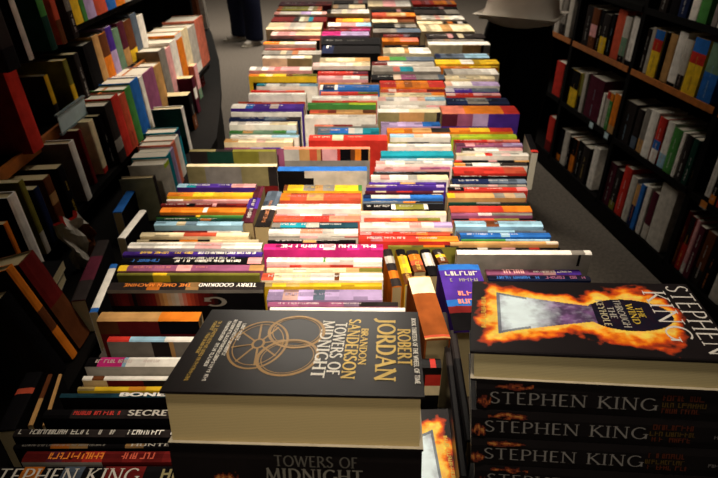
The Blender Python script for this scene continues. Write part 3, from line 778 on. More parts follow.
for k, nm in enumerate(names):
    kw = dict(hard=True, letters=False, gloss=True, page=lin('B3A478'), group='copies in the right-hand hardback pile', seed=970+k)
    if k == 0:
        b = book('flat', L, T, W, [(1, BLK)], (0, 0, 0), (0, 0, 0), nm, fore=True, **kw); fire_front(b, L, W, T)
        place(b, Mk @ Matrix.Translation((0, 0, -T)))
    else:
        b = book('flat', L, T, W, [(1, BLK)], (0, 0, 0), (0, 0, 0), nm, fore=False, texts=king_texts(), **kw)
        sh = (.004, -.002, -.003, .001, 0, .002)[k-1]
        place(b, Mk @ Matrix.Translation((sh, .002, -T*(k+1)-.0008*k)) @ Matrix.Rotation(R((1.2, 1.8, 2.0, 1.5, 1, 1)[k-1]), 4, 'Z'))
book('flat', .25, .052, .17, [(1, BLK)], (.245, .475, TZ1+.0005), (0, 0, R(-10)), 'thick flat black hardback at the very bottom of the right-hand pile', hard=True, letters=False, gloss=True, seed=969)
# copies lying flat to the right of and beneath the thick pile: fiery cover peeping out
zt = .892
pr = (atz(448, 412, zt)+atz(462, 478, zt))/2
ang = math.atan2((atz(462, 478, zt)-atz(448, 412, zt)).x, -(atz(462, 478, zt)-atz(448, 412, zt)).y)
for k in range(3):
    kw = dict(hard=True, letters=False, gloss=True, page=lin('B3A478'), group='flat copies under the wheel-emblem pile', seed=985+k)
    far = atz(448, 410, zt)
    cx, cy = far.x-.12*math.cos(ang)+.08*math.sin(ang)+.002, far.y-.12*math.sin(ang)-.08*math.cos(ang)
    b = book('flat', L, T, W, [(1, BLK)], (cx, cy, TZ1+.0005+T*k+.0004*k), (0, 0, ang+R(-.6+.6*k)+(math.pi if k == 2 else 0)),
             ('bottom flat hardback beneath the cropped fiery cover', 'middle flat hardback beneath the cropped fiery cover', 'cropped fiery-covered hardback lying flat right of the wheel-emblem pile')[k], fore=True, **kw)
    if k == 2: fire_front(b, L, W, T)

# ------------------------------------------------------------------ right-hand bookcase
A = Vector((1.18, 3.45, 0)); D = Vector((1.36-1.18, 2.16-3.45, 0)).normalized(); NB = Vector((-D.y, D.x, 0))
yawR = math.atan2(D.y, D.x)
def s_of_u(u, z):
    lo, hi = -1.5, 2.4
    for _ in range(50):
        md = (lo+hi)/2; p = A+D*md
        if proj((p.x, p.y, z))[0] < u: lo = md
        else: hi = md
    return (lo+hi)/2
S0, S1 = -.55, 1.98; DEP = .30; HT = 1.40
bc = empty('bookcase', A, (0, 0, yawR))
tag(bc, 'tall black bookcase with orange shelf edge along the right aisle', 'bookcase')
m = MB(); m.box(S0, S1, DEP, DEP+.015, 0, HT); m.build('back_panel', M_BLACK, bc)
m = MB(); m.box(S0, S1, .0, DEP-.001, 0, .08); m.build('plinth', M_BLACK, bc)
SHZ = [.10, .455, .80, 1.07]
divs = [S0, .15, .75, 1.36, S1-.03]
for s in divs:
    m = MB(); m.box(s-.0, s+.03, .004, DEP-.001, .0801, HT); m.build('upright_panel', M_BLACK, bc)
for z in SHZ:
    for i in range(4):
        m = MB(); m.box(divs[i]+.0301, divs[i+1]-.0001, .006, DEP-.001, z-.02 if z > .2 else .0802, z); m.build('shelf', M_BLACK, bc)
        m = MB(); m.box(divs[i]+.0301, divs[i+1]-.0001, 0, .0059, z-.022 if z > .2 else .0802, z+.004); m.build('shelf_edge', M_LIP if z == .80 else M_BLACK, bc)
m = MB(); m.box(S0, S1, 0, DEP-.001, HT+.0001, HT+.03); m.build('top_panel', M_BLACK, bc)
def rshelf(si, rows, rowname):
    z = SHZ[si]; prev = -9
    for i, r in enumerate(rows):
        u0, u1, h, sg, desc = r[:5]; o = r[5] if len(r) > 5 else {}
        a, b = s_of_u(u0, z), s_of_u(u1, z)
        rnd = random.Random(si*100+i)
        a = max(a, prev+.001)
        for dv in divs[1:4]:
            if a < dv+.03 and b > dv:
                if (a+b)/2 < dv+.015: b = min(b, dv-.001)
                else: a = max(a, dv+.031)
        b = max(b, a+.01); prev = b
        t = b-a; dp = rnd.uniform(.13, .16)
        p = A+D*((a+b)/2)+NB*rnd.uniform(.012, .022)
        book('stand', h, t-.0006, dp, sg, (p.x, p.y, z+.0006), (0, 0, yawR), f'{desc} on the {rowname}', group='books in the right-hand bookcase', seed=2000+si*100+i, cat='book',
             page=WHITEPAGE, hard=t > .035, **o)
rshelf(3, [(655, 662, .2, 'dk', 'dark book, farthest left'), (664, 672, .2, 'k.5 dk', 'black book right of the dark one'), (673, 681, .19, 'nv', 'navy book left of a white one'),
           (683, 690, .21, 'w', 'white book left of a bright green one'), (692, 701, .2, 'gn', 'bright green book'), (706, 711, .2, 'gy.4 k', 'grey book beyond the upright'),
           (712, 718, .2, 'w.2 k', 'black book with white foot'), (719, 725, .2, 'pk', 'pink book at the right frame edge')], 'top shelf of the right bookcase')
rshelf(2, [(551, 555, .2, 'lg', 'pale grey book beside the standing person'), (556, 560, .2, 'dk.3 gy', 'grey-brown book beside the standing person'), (561, 565, .21, 'lg', 'light grey book left of the upright'),
           (577, 583, .2, 'dk', 'dark book right of the first upright'), (584, 590, .2, 'br.3 pk.3 br', 'brown and pink book'), (590.5, 593.5, .2, 'k', 'slim black book left of yellow-footed dark one'),
           (594, 600, .19, 'ye.42 dk', 'dark book with short yellow foot'), (601, 604, .2, 'k', 'slim black book left of the tall orange-red one'), (605, 613, .23, 'ro', 'tall orange-red book'),
           (613.5, 619, .21, 'k.15 gg.4 lg', 'grey-green book'), (619.5, 626, .22, 'k.1 w', 'greyish white book left of the middle upright'),
           (634, 637, .19, 'dk', 'slim dark book right of the middle upright'), (637.5, 640.5, .2, 'lg', 'slim light grey book'), (642, 650, .2, 'ye.55 r.25 bl', 'narrower yellow, red and blue banded book'),
           (651, 653, .2, 'k', 'thin black book between banded and tan ones'), (654, 660, .2, 'tn', 'tan book'), (661.5, 669, .22, 'k.06 w', 'white book with black foot'),
           (670, 676, .2, 'dk.3 lg', 'grey book with dark foot'), (677, 690, .22, 'ye.55 r.2 bl', 'wider yellow, red and blue banded book'), (692, 705, .22, 'bl.5 gg', 'blue and grey-green book')],
       'orange-edged shelf')
rshelf(1, [(549, 556, .2, 'r', 'red book beside the standing person'), (557, 560, .2, 'dk', 'dark book left of the first upright'),
           (560.5, 563.5, .2, 'k', 'black book left of the yellow-footed one'), (564, 571, .2, 'ye.5 k', 'black book with tall yellow foot'), (571.5, 574.5, .2, 'k.4 ol', 'blackish olive book'),
           (575, 578, .22, 'lg', 'light grey slim book'), (579, 592, .22, 'mr', 'wide maroon book'), (593.5, 596, .17, 'w', 'short white slim book'), (596.5, 599.5, .19, 'lg.8 r', 'white book with reddish top'),
           (600, 603, .19, 'gn.8 o', 'green book'), (603.5, 609, .2, 'tn.2 o', 'orange book'),
           (613, 624, .2, 'dk', 'wide dark book right of the middle upright'), (625, 630, .19, 'sl.3 dk', 'dark slate book'), (631, 636, .21, 'tn.3 gy', 'grey book with tan foot'),
           (637, 644, .22, 'w', 'white book'), (645, 651, .21, 'w.3 bl.2 r', 'white, blue and red book'), (652, 658, .21, 'lb.3 w', 'white book with pale blue foot'),
           (659, 666, .2, 'gn', 'green book right of the white ones'), (667, 670, .2, 'w', 'thin white book right of the green one'), (671, 676, .2, 'dk', 'dark book right of thin white one'),
           (677, 682, .2, 'dg', 'dark green book'), (683, 690, .19, 'k', 'black book left of the last upright'),
           (699, 704, .21, 'k.06 w', 'white book right of the last upright'), (705, 710, .19, 'o.2 k', 'black book with orange foot'), (711, 716, .19, 'r.3 k', 'black book with red foot'), (717, 725, .2, 'gy', 'grey book at the frame edge')],
       'middle shelf of the right bookcase')
rshelf(0, [(541, 546, .22, 'dr.3 r', 'red book'), (547, 550, .2, 'dk', 'dark book left of the first upright'),
           (552, 555.5, .2, 'o.2 k', 'black book with small orange foot'), (556.5, 561, .21, 'lg', 'light grey book'), (562, 563.8, .2, 'k', 'thin black book'), (564, 568, .2, 'o.5 k', 'black book with orange lower half'),
           (569, 574, .21, 'k', 'black book, left of two'), (574.5, 580, .21, 'dk', 'charcoal book left of the white one'), (582, 587, .24, 'w', 'white book left of the middle upright'),
           (595, 597.5, .17, 'w', 'short white book right of the middle upright'), (598, 604, .23, 'mr', 'maroon book right of the short white one'), (604.5, 609, .22, 'ol.2 dk', 'dark brown book'),
           (610, 616, .26, 'r', 'tall bright red book'), (617, 622, .24, 'lg', 'light grey book right of the red one'), (622.5, 626.5, .22, 'nv.5 tn', 'navy and tan book'), (627, 630.5, .24, 'bl', 'blue book'),
           (631, 635, .25, 'w', 'white book right of the blue one'), (636, 641, .24, 'lg.3 mr', 'maroon book with pale foot'), (641.5, 654.5, .31, 'lg', 'biggest pale grey book, beside the last upright', {'letters': False}),
           (665, 669, .27, 'dr', 'dark red book right of the last upright'), (670, 674, .26, 'r.5 dk', 'red and black book'), (675, 678, .26, 'w.2 pk', 'thin pinkish white book'),
           (679, 684, .25, 'mr', 'maroon book right of the thin pinkish one'), (685, 692, .25, 'dk.3 br', 'dark brown book near the frame edge'), (693, 700, .25, 'k', 'black book near the frame edge'), (703, 712, .2, 'lg', 'pale grey book at the frame edge')],
       'bottom shelf of the right bookcase')
for i, (u, z) in enumerate(((592, .455), (607, .455), (705, .455))):
    s = s_of_u(u, z); p = A+D*s-NB*.002
    t = empty('shelf_ticket', (p.x, p.y, z-.012), (0, 0, yawR)); m = MB(); m.box(-.018, .018, -.0012, 0, -.012, .016); m.build('card', M_TAG if i < 2 else plain('orange_card', 'C9781E'), t)
    m = MB(); m.box(-.02, .02, -.0016, .0002, -.0155, -.0121); m.build('clip', M_CLEAR, t)
    tag(t, ('small white price ticket under the maroon book, middle right shelf', 'small white price ticket under the orange book, middle right shelf', 'small orange ticket on the middle right shelf near the frame edge')[i], 'ticket', 'shelf tickets on the right bookcase')

CZ = .76
# ------------------------------------------------------------------ left-hand display unit: a counter with stepped tilted shelves
du = empty('display_counter', (-.95, 1.6, 0))
tag(du, 'low black counter with a rounded far end along the left of the table', 'counter')
rk = empty('shelf_rack', (-.95, 1.6, CZ))
tag(rk, 'black rack of stepped shelves full of books on the left counter', 'shelf rack')
def prism(mb, pts, z0, z1):
    n = len(pts)
    mb.poly([(x, y, z1) for x, y in pts]); mb.poly([(x, y, z0) for x, y in pts[::-1]])
    for i in range(n):
        (xa, ya), (xb, yb) = pts[i], pts[(i+1) % n]
        mb.poly([(xa, ya, z0), (xb, yb, z0), (xb, yb, z1), (xa, ya, z1)])
outline = [(-.51, .25), (-.51, 1.9)]+[tuple(atz(u, v, CZ)[:2]) for u, v in ((219, 118), (221, 90), (219, 60), (212, 34), (203, 16))]+[(-1.5, 4.6), (-1.5, .25)]
loc = [(x+.95, y-1.6) for x, y in outline]
m = MB(); prism(m, [(x-.02, y) for x, y in loc], 0, CZ-.0301); m.build('counter_body', M_BLACK, du)
m = MB(); prism(m, loc, CZ-.03, CZ); m.build('counter_top', M_BLACK, du)
LT = R(3)
def tilt_shelf(xf, z, y0, y1, depth, name='shelf', lip=None):
    """slab falling towards the back, front edge at xf"""
    m = MB(); c, s = math.cos(LT), math.sin(LT)
    q = [(xf, z), (xf-depth*c, z-depth*s), (xf-depth*c, z-depth*s-.018), (xf, z-.018)]
    a = [(x+.95, y0-1.6, zz-CZ) for x, zz in q]; b = [(x+.95, y1-1.6, zz-CZ) for x, zz in q]
    m.poly(a); m.poly(b[::-1])
    for i in range(4): m.poly([a[i], b[i], b[(i+1) % 4], a[(i+1) % 4]])
    m.build(name, M_BLACK, rk)
    if lip:
        m = MB(); m.box(xf+.9502, xf+.958, y0-1.6, y1-1.6, z-.024-CZ, z+.004-CZ); m.build('shelf_edge', lip, rk)
tilt_shelf(-.69, .84, .45, 2.62, .24)
tilt_shelf(-.77, 1.0, .45, 2.9, .2, lip=M_LIP)
tilt_shelf(-.80, 1.19, .45, 3.0, .18)
m = MB(); m.box(-1.03+.95, -1.0+.95, .45-1.6, 3.1-1.6, .0003, 1.5-CZ); m.build('back_panel', M_BLACK, rk)
m = MB(); m.box(-.9999+.95, -.86+.95, 3.06-1.6, 3.09-1.6, .0003, 1.3-CZ); m.build('end_panel', M_BLACK, rk)
def lbook(bu, bv, z, h, t, dp, sg, label, lean=3, side=0, yaw=90, cover=None, xo=0, **kw):
    p = atz(bu, bv, z)
    return book('stand', h, t, dp, sg, (p.x+xo, p.y, z+.001), (R(-lean), R(side), R(yaw)), label, group='books on the left display unit', cat='book', back=cover, flipb=False,
                face=[(1, [(1, cover)])] if cover else None, **kw)
def lrow(z, bounds, hs, specs, where, dp=.14, yoff=0, xfix=None):
    prev = None
    for i, (sg, desc) in enumerate(specs):
        p, q = atz(*bounds[i], z), atz(*bounds[i+1], z)
        t = q.y-p.y; c = (p+q)/2; h = hs[i % len(hs)]
        book('stand', h, max(t-.001, .006), dp, sg, ((c.x if xfix is None else xfix), c.y, z+.001), (R(-3), 0, R(90)), f'{desc} {where}', group='books on the left display unit', seed=3000+int(z*1000)+i,
             page=WHITEPAGE, letters=t < .05 and i % 2 == 0, hard=t > .04)
lrow(.84, [(122, 164), (131, 157), (141, 150), (148, 144), (152, 138), (158, 130), (161, 126), (166, 115), (169, 108)], [.17, .175, .165, .17, .175, .17, .17, .165],
     [('dk.2 gy.2 dk', 'black book leading the coloured row'), ('r', 'broad red book'), ('ro', 'thinner red book'), ('gn', 'green book beside the red ones'), ('bl', 'bright blue book'), ('w', 'thin white book'), ('mv', 'magenta purple book'), ('tn', 'tan book ending the coloured row')],
     'on the left unit, above the low leaning row', xfix=-.685)
lrow(.84, [(170, 104), (175, 98), (179, 93), (183, 87), (186, 81), (189, 75), (192, 68), (195, 60)], [.19, .18, .19, .2, .2, .19, .2],
     [('gy', 'grey dotted book'), ('pk', 'pale pink book'), ('w', 'white book'), ('o.9 w', 'orange yellow book'), ('cr', 'cream book'), ('w.2 lg', 'off-white book'), ('sa', 'salmon pink book')],
     'in the pale row beyond the coloured books', xfix=-.70)
lrow(1.19, [(92, 32), (98, 29), (104, 25.5), (110, 22), (113, 20), (119, 16), (126, 11), (133, 7), (139, 3), (145, -1)], [.16, .165, .17],
     [('dk', 'dark brown book'), ('gy', 'grey book'), ('ye', 'yellow book'), ('gn', 'green book'), ('lc', 'lilac book'), ('ro', 'orange red book'), ('bl', 'blue book'), ('o', 'orange book'), ('lg', 'pale grey book')],
     'on the top left shelf', xfix=-.79)
lrow(1.0, [(100, 91), (107, 84), (112, 80), (117, 75), (122, 71), (127, 67), (132, 63), (137, 58), (142, 54), (147, 50)], [.13, .14, .135, .145],
     [('k', 'black book at the orange edge'), ('tn', 'tan book'), ('o.5 br', 'orange brown book'), ('lc.5 pu', 'lilac book'), ('gg', 'grey-green book'), ('tn.4 mr', 'tan and maroon book'), ('ye.3 br', 'brown book with yellow foot'), ('sl', 'slate book'), ('w', 'white book ending the row')],
     'in the mixed row above the bright coloured books', xfix=-.79)
M9 = 9
lbook(40, 150, 1.0, .19, .05, .15, 'r', 'big dark-lit red hardback at the left edge of the picture', xo=0, cover=PAL['dr'], letters=False, hard=True, seed=41)
lbook(62, 122, 1.0, .12, .02, .13, 'dk.4 ye', 'dark book with dull yellow edge behind the pale blue shelf card', letters=False, seed=42, cover=PAL['dk'])
lbook(80, 108, 1.0, .13, .025, .13, 'ye.5 ol', 'mustard yellow book by the orange shelf edge', letters=False, seed=43, cover=PAL['ol'])
lbook(90, 100, 1.0, .13, .03, .13, 'dk', 'dark brown book right of the mustard yellow one', seed=44)
lbook(33, 60, 1.19, .15, .022, .15, 'lg', 'pale spined book on the top left shelf near the picture corner', letters=False, cover=PAL['k'], seed=45, hard=True)
lbook(16, 70, 1.19, .15, .05, .15, 'k.3 dk', 'black book in the upper left picture corner', letters=False, seed=46)
lbook(56, 50, 1.19, .15, .03, .15, 'dg gn.5', 'dark green book on the top left shelf', letters=False, seed=47, hard=True)
lbook(66, 44, 1.19, .14, .026, .14, 'br ro.5 tn.1', 'rust brown book right of the dark green one', seed=48)
lbook(78, 38, 1.19, .13, .03, .14, 'dk.5 gy', 'grey and black book right of the rust brown one', seed=49)
lbook(91, 199, .84, .155, .028, .16, 'w', 'white spined book with grey and brown cover beneath the pale blue card', letters=False, cover=lin('6A625C'), seed=50, hard=True)
lbook(78, 216, .84, .13, .03, .15, 'k', 'black book in front of the white spined one', seed=60)
lbook(97, 183, .84, .15, .018, .14, 'dr', 'thin dark red book behind the white spined one', seed=51)
lbook(107, 172, .84, .15, .03, .14, 'r.1 cr', 'cream book with red foot left of the coloured row', letters=False, seed=52)
lbook(115, 166, .84, .15, .02, .14, 'k', 'black book right of the cream one', seed=53)
lbook(66, 228, .84, .13, .03, .15, 'br.5 tn.2 br', 'brown book left of the black one on the middle left shelf', seed=54)
lbook(57, 240, .84, .13, .022, .15, 'nv', 'navy book with worn spine beside the green-edged one', seed=55)
lbook(50, 252, .84, .17, .018, .16, 'lg.3 ol', 'green-edged book beside the white framed one', letters=False, seed=56)
lbook(43, 268, .84, .17, .03, .16, 'w', 'white spined book with orange edge at the left', letters=False, seed=57, cover=lin('141014'), hard=True)
lbook(33, 284, .84, .14, .014, .15, 'o', 'thin orange book leaning against the white spined one', letters=False, seed=58, cover=PAL['k'])
# far end of the unit: tall pale books standing on the counter
lbook(176, 58, CZ, .24, .05, .16, 'lg', 'tall pale grey book far along the left unit', letters=False, seed=70, xo=-.02)
lbook(197, 45, CZ, .2, .03, .16, 'gy.3 lg', 'grey book at the far end of the left unit', seed=71)
lbook(204, 37, CZ, .24, .06, .16, 'br', 'tall brown book at the far end of the left unit', letters=False, seed=72)
lbook(209, 28, CZ, .25, .06, .16, 'lg.9 w', 'tall beige book at the far end of the left unit', letters=False, seed=73)
# low leaning row on the counter
lrow(CZ, [(176, 206), (178, 199), (180, 193), (182, 186), (184, 180), (186, 172), (187, 166)], [.125, .13, .125, .13],
     [('lg.9 lm', 'pale book with green top'), ('tl', 'sea green book'), ('lc', 'lilac grey book'), ('sa', 'coral book'), ('w', 'whitish book'), ('tl.8 nv', 'dark teal book')], 'in the low row beside the orange end of the table', dp=.10)
p = atz(166, 219, CZ)
book('stand', .125, .02, .09, 'dk', (p.x, p.y, CZ+.001), (R(-3), 0, R(90)), 'grey-green covered book facing us at the front of the low row', face=[(1, [(1, lin('7F7F62'))])], back=lin('7F7F62'), letters=False, group='books on the left display unit', seed=80, hard=True)
lbook(192, 150, CZ, .15, .03, .10, 'w', 'white spined dark green book behind the low row', letters=False, cover=PAL['dg'], seed=81, hard=True)
for i, (u, v, h, t, sg, d) in enumerate(((203, 128, .13, .05, 'br.4 k', 'brown and black book'), (206, 112, .14, .04, 'mr.4 w.3 mr', 'pale-topped maroon book'), (208, 98, .14, .05, 'gg.3 pk', 'pinkish green book'), (210, 86, .13, .06, 'dr', 'dark red book'))):
    lbook(u-6, v, CZ, h, t, .13, sg, d+' on the far part of the left counter', seed=82+i)
# books run end-on along the counter
def lup(far, near, w, z, sg, label, **kw):
    return upY(far, near, w, z, sg, label, tz=CZ, letters=kw.pop('letters', False), face=[(1, [(1, PAL['k'])])], back=PAL['k'], **kw)
lup((136, 182), (117, 212), 9, .85, 'bl.9 w', 'bright blue slim book lying end-on left of the low row', seed=860)
lup((143, 210), (121, 238), 8, .86, 'w', 'lilac white slim spine left of the cream and rust book', seed=861)
lup((114, 264), (93, 312), 8, .86, 'bl.08 w bl.1', 'white slim spine with blue ends left of the olive book', seed=862)
lup((103, 240), (78, 300), 14, .84, 'dk mr.4 dk', 'dark brown end-on book left of the white slim spine', seed=863)
lup((60, 374), (44, 425), 4, .86, 'tn', 'thin tan page-edged booklet at lower left, right one of two', seed=864)
lup((50, 374), (30, 425), 5, .86, 'tn br.5', 'thin tan page-edged booklet at lower left, left one of two', seed=865)
lup((34, 372), (5, 430), 18, .86, 'k ro.1 k.3', 'black end-on book with orange glow at lower left', seed=866)
# brown leaning volumes near the left edge
for i, (u, v, sg, d, h) in enumerate(((64, 372, 'k', 'black tall book leaning at lower left', .2), (76, 356, 'o.3 br.2 o.4', 'orange brown slim book leaning at lower left', .23), (86, 340, 'br dr.5', 'wide reddish brown book leaning at lower left', .22))):
    lbook(u, v, CZ+.004, h-.02, (.03, .02, .05)[i], .12, sg, d, lean=16, letters=False, seed=90+i, hard=True, cover=PAL['dk'])
# crumpled pale paperback slumped on the shelf
m = MB(); n = 9
root = empty('paperback_book', atz(92, 262, .765), (0, 0, R(70)))
gx = lambda i, j: Vector((-.035+.07*i/n, .012*math.sin(i*1.3+j)+.03*(j/n)**2, .0+.11*j/n+.008*math.sin(i*2.1+j*.7)))
for sd in (0, .012):
    for i in range(n):
        for j in range(n):
            q = [gx(i, j), gx(i+1, j), gx(i+1, j+1), gx(i, j+1)]
            q = [v+Vector((0, sd, 0)) for v in q]
            m.poly(q if sd == 0 else q[::-1], PAL['lg'] if (i < 5 or j > 6) else PAL['br'])
for i in range(n):
    for j0 in (0, n):
        a, b = gx(i, j0), gx(i+1, j0); m.poly([a, b, b+Vector((0, .012, 0)), a+Vector((0, .012, 0))], PAL['r'] if j0 else PAL['lg'])
for i0 in (0, n):
    for j in range(n):
        a, b = gx(i0, j), gx(i0, j+1); m.poly([a, b, b+Vector((0, .012, 0)), a+Vector((0, .012, 0))], PAL['lg'])
m.build('cover', M_COVER, root); tag(root, 'pale crumpled paperback slumped on the left counter', 'book', 'books on the left display unit')
# flat books lying at the left edge
for i, (u, v, z, t, sg, d) in enumerate(((14, 304, .852, .02, 'cr', 'cream spined flat book at the left edge of the picture'), (16, 318, .828, .022, 'sl', 'blue-grey flat book under the cream one at the left edge'))):
    p = atz(u, v, z)
    book('flat', .19, t, .13, sg, (p.x-.06, p.y+.07, z-t), (0, 0, R(8+4*i)), d, letters=False, face=[(1, [(1, PAL['k'])])], back=PAL['k'], group='books on the left display unit', seed=99+i)
m = MB(); p = atz(14, 318, .80)
bxo = empty('book_box', (p.x-.08, p.y+.09, CZ+.0005)); m.box(-.1, .1, -.06, .06, 0, .8045-CZ); m.build('carton', M_BLACK, bxo); tag(bxo, 'black carton under the two flat books at the left edge', 'box')
# pale blue price card in its shelf-edge holder
p0, p1 = atz(40, 128, 1.005), atz(72, 108, 1.005)
c = (p0+p1)/2; ln = (p1-p0).length
t = empty('shelf_card', (-.748, c.y, 1.0)); m = MB(); m.box(0, .002, -ln/2, ln/2, -.008, .034); m.build('card', M_TAG, t)
m = MB(); m.box(-.004, .004, -ln/2-.004, ln/2+.004, -.014, -.0081); m.build('holder_rail', M_CLEAR, t)
m = MB(); m.box(-.004, .004, -ln/2-.004, ln/2+.004, .0341, .039); m.build('holder_rail', M_CLEAR, t)
tag(t, 'pale blue blank card in a holder on the orange shelf edge at left', 'shelf card')

# ------------------------------------------------------------------ people
def skin(name, verts, edges, radii, mat, parent, sub=2, rootv=0):
    me = bpy.data.meshes.new(name); me.from_pydata(verts, edges, []); me.update()
    o = bpy.data.objects.new(name, me); COL.objects.link(o); o.parent = parent
    if not me.skin_vertices: me.attributes  # layer comes with the modifier
    md = o.modifiers.new('skin', 'SKIN'); md.use_smooth_shade = True
    if not me.skin_vertices:
        bm_layer = None
    sv = me.skin_vertices[0].data
    for i, r in enumerate(radii):
        sv[i].radius = r if isinstance(r, tuple) else (r, r); sv[i].use_root = i == rootv
    sb = o.modifiers.new('sub', 'SUBSURF'); sb.levels = sub; sb.render_levels = sub
    me.materials.append(mat)
    return o
def person(loc, rz, label, trousers, top, shoe, foot_yaw=(8, -8), stance=.11, scale=1.0, hem=.90, lw=1.0):
    root = empty('person', loc, (0, 0, R(rz))); root.scale = (scale,)*3
    # facing -y; one continuous body
    V = []; E = []; Rd = []
    def add(p, r, par=None):
        V.append(p); Rd.append(r)
        if par is not None: E.append((par, len(V)-1))
        return len(V)-1
    pel = add((0, 0, .97), (.14, .10))
    wai = add((0, 0, 1.12), (.13, .095), pel); che = add((0, .01, 1.32), (.155, .105), wai); sh = add((0, .02, 1.45), (.10, .075), che)
    nk = add((0, .01, 1.53), .052, sh); hd = add((0, -.01, 1.62), (.072, .085), nk); tp = add((0, -.005, 1.72), (.06, .075), hd)
    for s in (-1, 1):
        hip = add((s*.09, 0, .88), .082, pel); kn = add((s*stance, -.015, .49), .056, hip); an = add((s*stance, .02, .09), .036, kn)
        add((s*stance, -.06, .045), .032, an)
        sd = add((s*.19, .02, 1.42), .055, sh); el = add((s*.25, .03, 1.16), .04, sd); wr = add((s*.17, -.19, 1.19), .028, el)
        pm = add((s*.14, -.255, 1.20), (.034, .02), wr)
        for f in range(4):
            a = add((s*.115, -.295, 1.17+f*.02), .0085, pm); b = add((s*.095, -.32, 1.168+f*.021), .008, a); add((s*.07, -.325, 1.167+f*.021), .007, b)
        a = add((s*.12, -.26, 1.235), .010, pm); add((s*.10, -.285, 1.255), .009, a)
    skin('body', V, E, Rd, M_SKIN, root)
    # face and hair
    m = MB(); 
    hv = [(0, .02, 1.66), (0, .035, 1.75), (0, .0, 1.79)]
    skin('hair', hv, [(0, 1), (1, 2)], [.088, .085, .05], M_HAIR, root)
    V2 = [(0, 0, .99), (0, 0, 1.10)]; E2 = [(0, 1)]; R2 = [(.155, .115), (.13, .10)]
    for s in (-1, 1):
        i = len(V2); V2 += [(s*.092, 0, .86), (s*(stance*.5+.046), -.01, .66), (s*stance, -.012, .48), (s*stance, .005, .25), (s*stance, .0, .075), (s*stance, -.005, .045)]
        E2 += [(0, i), (i, i+1), (i+1, i+2), (i+2, i+3), (i+3, i+4), (i+4, i+5)]; R2 += [(.1, .105), .092*lw, .078*lw, .074*lw, .075*lw, .076*lw]
    skin('trousers', V2, E2, R2, trousers, root)
    V3 = [(0, 0, hem+.02), (0, 0, hem+.10), (0, 0, 1.14), (0, .01, 1.32), (0, .02, 1.46), (0, .015, 1.51)]; E3 = [(i, i+1) for i in range(5)]; R3 = [(.165, .125), (.2, .15), (.175, .13), (.18, .13), (.115, .09), (.065, .065)]
    for s in (-1, 1):
        i = len(V3); V3 += [(s*.2, .02, 1.42), (s*.26, .03, 1.16), (s*.18, -.17, 1.188)]; E3 += [(4, i), (i, i+1), (i+1, i+2)]; R3 += [.07, .055, .045]
    skin('shirt', V3, E3, R3, top, root, rootv=2)
    for k, s in enumerate((-1, 1)):
        y = R(foot_yaw[k]); cx = s*stance
        f = lambda d, w=0: (cx+math.sin(y)*d*1.0+math.cos(y)*w, -math.cos(y)*d+.02+math.sin(y)*w)
        vs = []; 
        for d, z, r in ((-.045, .045, (.04, .042)), (.03, .05, (.042, .046)), (.11, .038, (.045, .032)), (.19, .03, (.042, .026))):
            x_, y_ = f(d); vs.append(((x_, y_, z), r))
        o = skin('shoe', [v for v, _ in vs], [(0, 1), (1, 2), (2, 3)], [r for _, r in vs], shoe, root)
        m = MB(); ring = []
        for j in range(20):
            a = 2*math.pi*j/20; d = .075+.155*math.cos(a); w = .045*math.sin(a)*(1+.1*math.cos(a)); ring.append(f(d, w))
        prism(m, ring, .002, .02); sl = m.build('sole', M_SOLE if shoe is M_SHOE else M_DSHOE, o)
    tag(root, label, 'person', 'people standing in the aisles')
    return root
person((.80, 2.93, 0), 150, 'person in black trousers and untucked white shirt standing beside the right bookcase', M_BLKCLOTH, M_SHIRT, M_DSHOE, hem=.91, stance=.085, lw=1.2)
person((-1.33, 6.95, 0), -48, 'person in dark blue jeans and pale trainers standing at the far left', M_DENIM, M_BLKCLOTH, M_SHOE, foot_yaw=(-20, 10), stance=.16, lw=1.5)

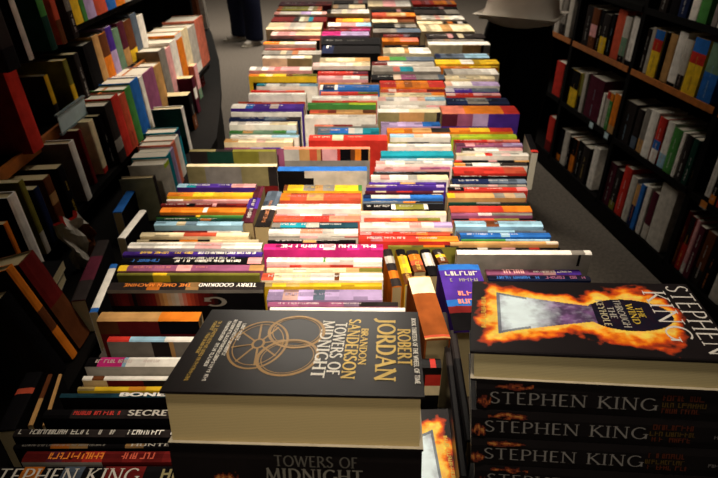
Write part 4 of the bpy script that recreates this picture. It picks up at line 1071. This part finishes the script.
# ------------------------------------------------------------------ light: warm spot lamps over the tables, plus added fill spots and area fills
def spot(x, y, z, tx, ty, tz, watts, ang, blend=.6, r=.12, c=(1, .87, .7)):
    d = bpy.data.lights.new('table_or_fill_spot', 'SPOT'); d.energy = watts; d.spot_size = R(ang); d.spot_blend = blend; d.shadow_soft_size = r; d.color = c
    o = bpy.data.objects.new('table_or_fill_spot', d); COL.objects.link(o); o.location = (x, y, z)
    o.rotation_euler = (Vector((tx, ty, tz))-Vector((x, y, z))).to_track_quat('-Z', 'Y').to_euler()
def area_fill(x, y, z, sx, sy, watts, c=(1, .9, .76), tilt=0):
    d = bpy.data.lights.new('ceiling_fill', 'AREA'); d.shape = 'RECTANGLE'; d.size = sx; d.size_y = sy; d.energy = watts; d.color = c
    o = bpy.data.objects.new('ceiling_fill', d); COL.objects.link(o); o.location = (x, y, z); o.rotation_euler = (tilt, 0, 0)
spot(.05, 1.6, 3.0, .02, 1.10, .9, 290, 33, .8)
spot(.0, 3.4, 3.0, .0, 2.5, .9, 350, 44, .9)
spot(.05, .25, 3.0, .03, .58, 1.0, 105, 33, .9)  # added fill from above, brightens the near piles
spot(.0, -1.4, 2.9, .02, 1.5, .9, 430, 20, .9)  # added front fill behind the camera, for covers facing it
spot(.0, -1.5, 2.3, .05, .4, 1.02, 38, 24, .9)  # weak fill added behind the camera for the piles' page edges
spot(-.2, 2.9, 3.0, -.72, 2.1, .95, 230, 30, .9)  # added to brighten the book rows on the left shelves
area_fill(0.1, 2.9, 3.1, .5, 2.6, 15)  # soft area fill added under the ceiling, no fixture
area_fill(-.6, 7.0, 3.1, 2, 1.5, 190)  # area fill added to lift the far left floor and legs
w = bpy.data.worlds.new('room_light'); SC.world = w; w.use_nodes = True
w.node_tree.nodes['Background'].inputs['Color'].default_value = (1, .88, .74, 1); w.node_tree.nodes['Background'].inputs['Strength'].default_value = .05
SC.view_settings.view_transform = 'Standard'; SC.view_settings.look = 'None'; SC.view_settings.exposure = .1; SC.view_settings.gamma = 1
SC.view_settings.use_curve_mapping = False
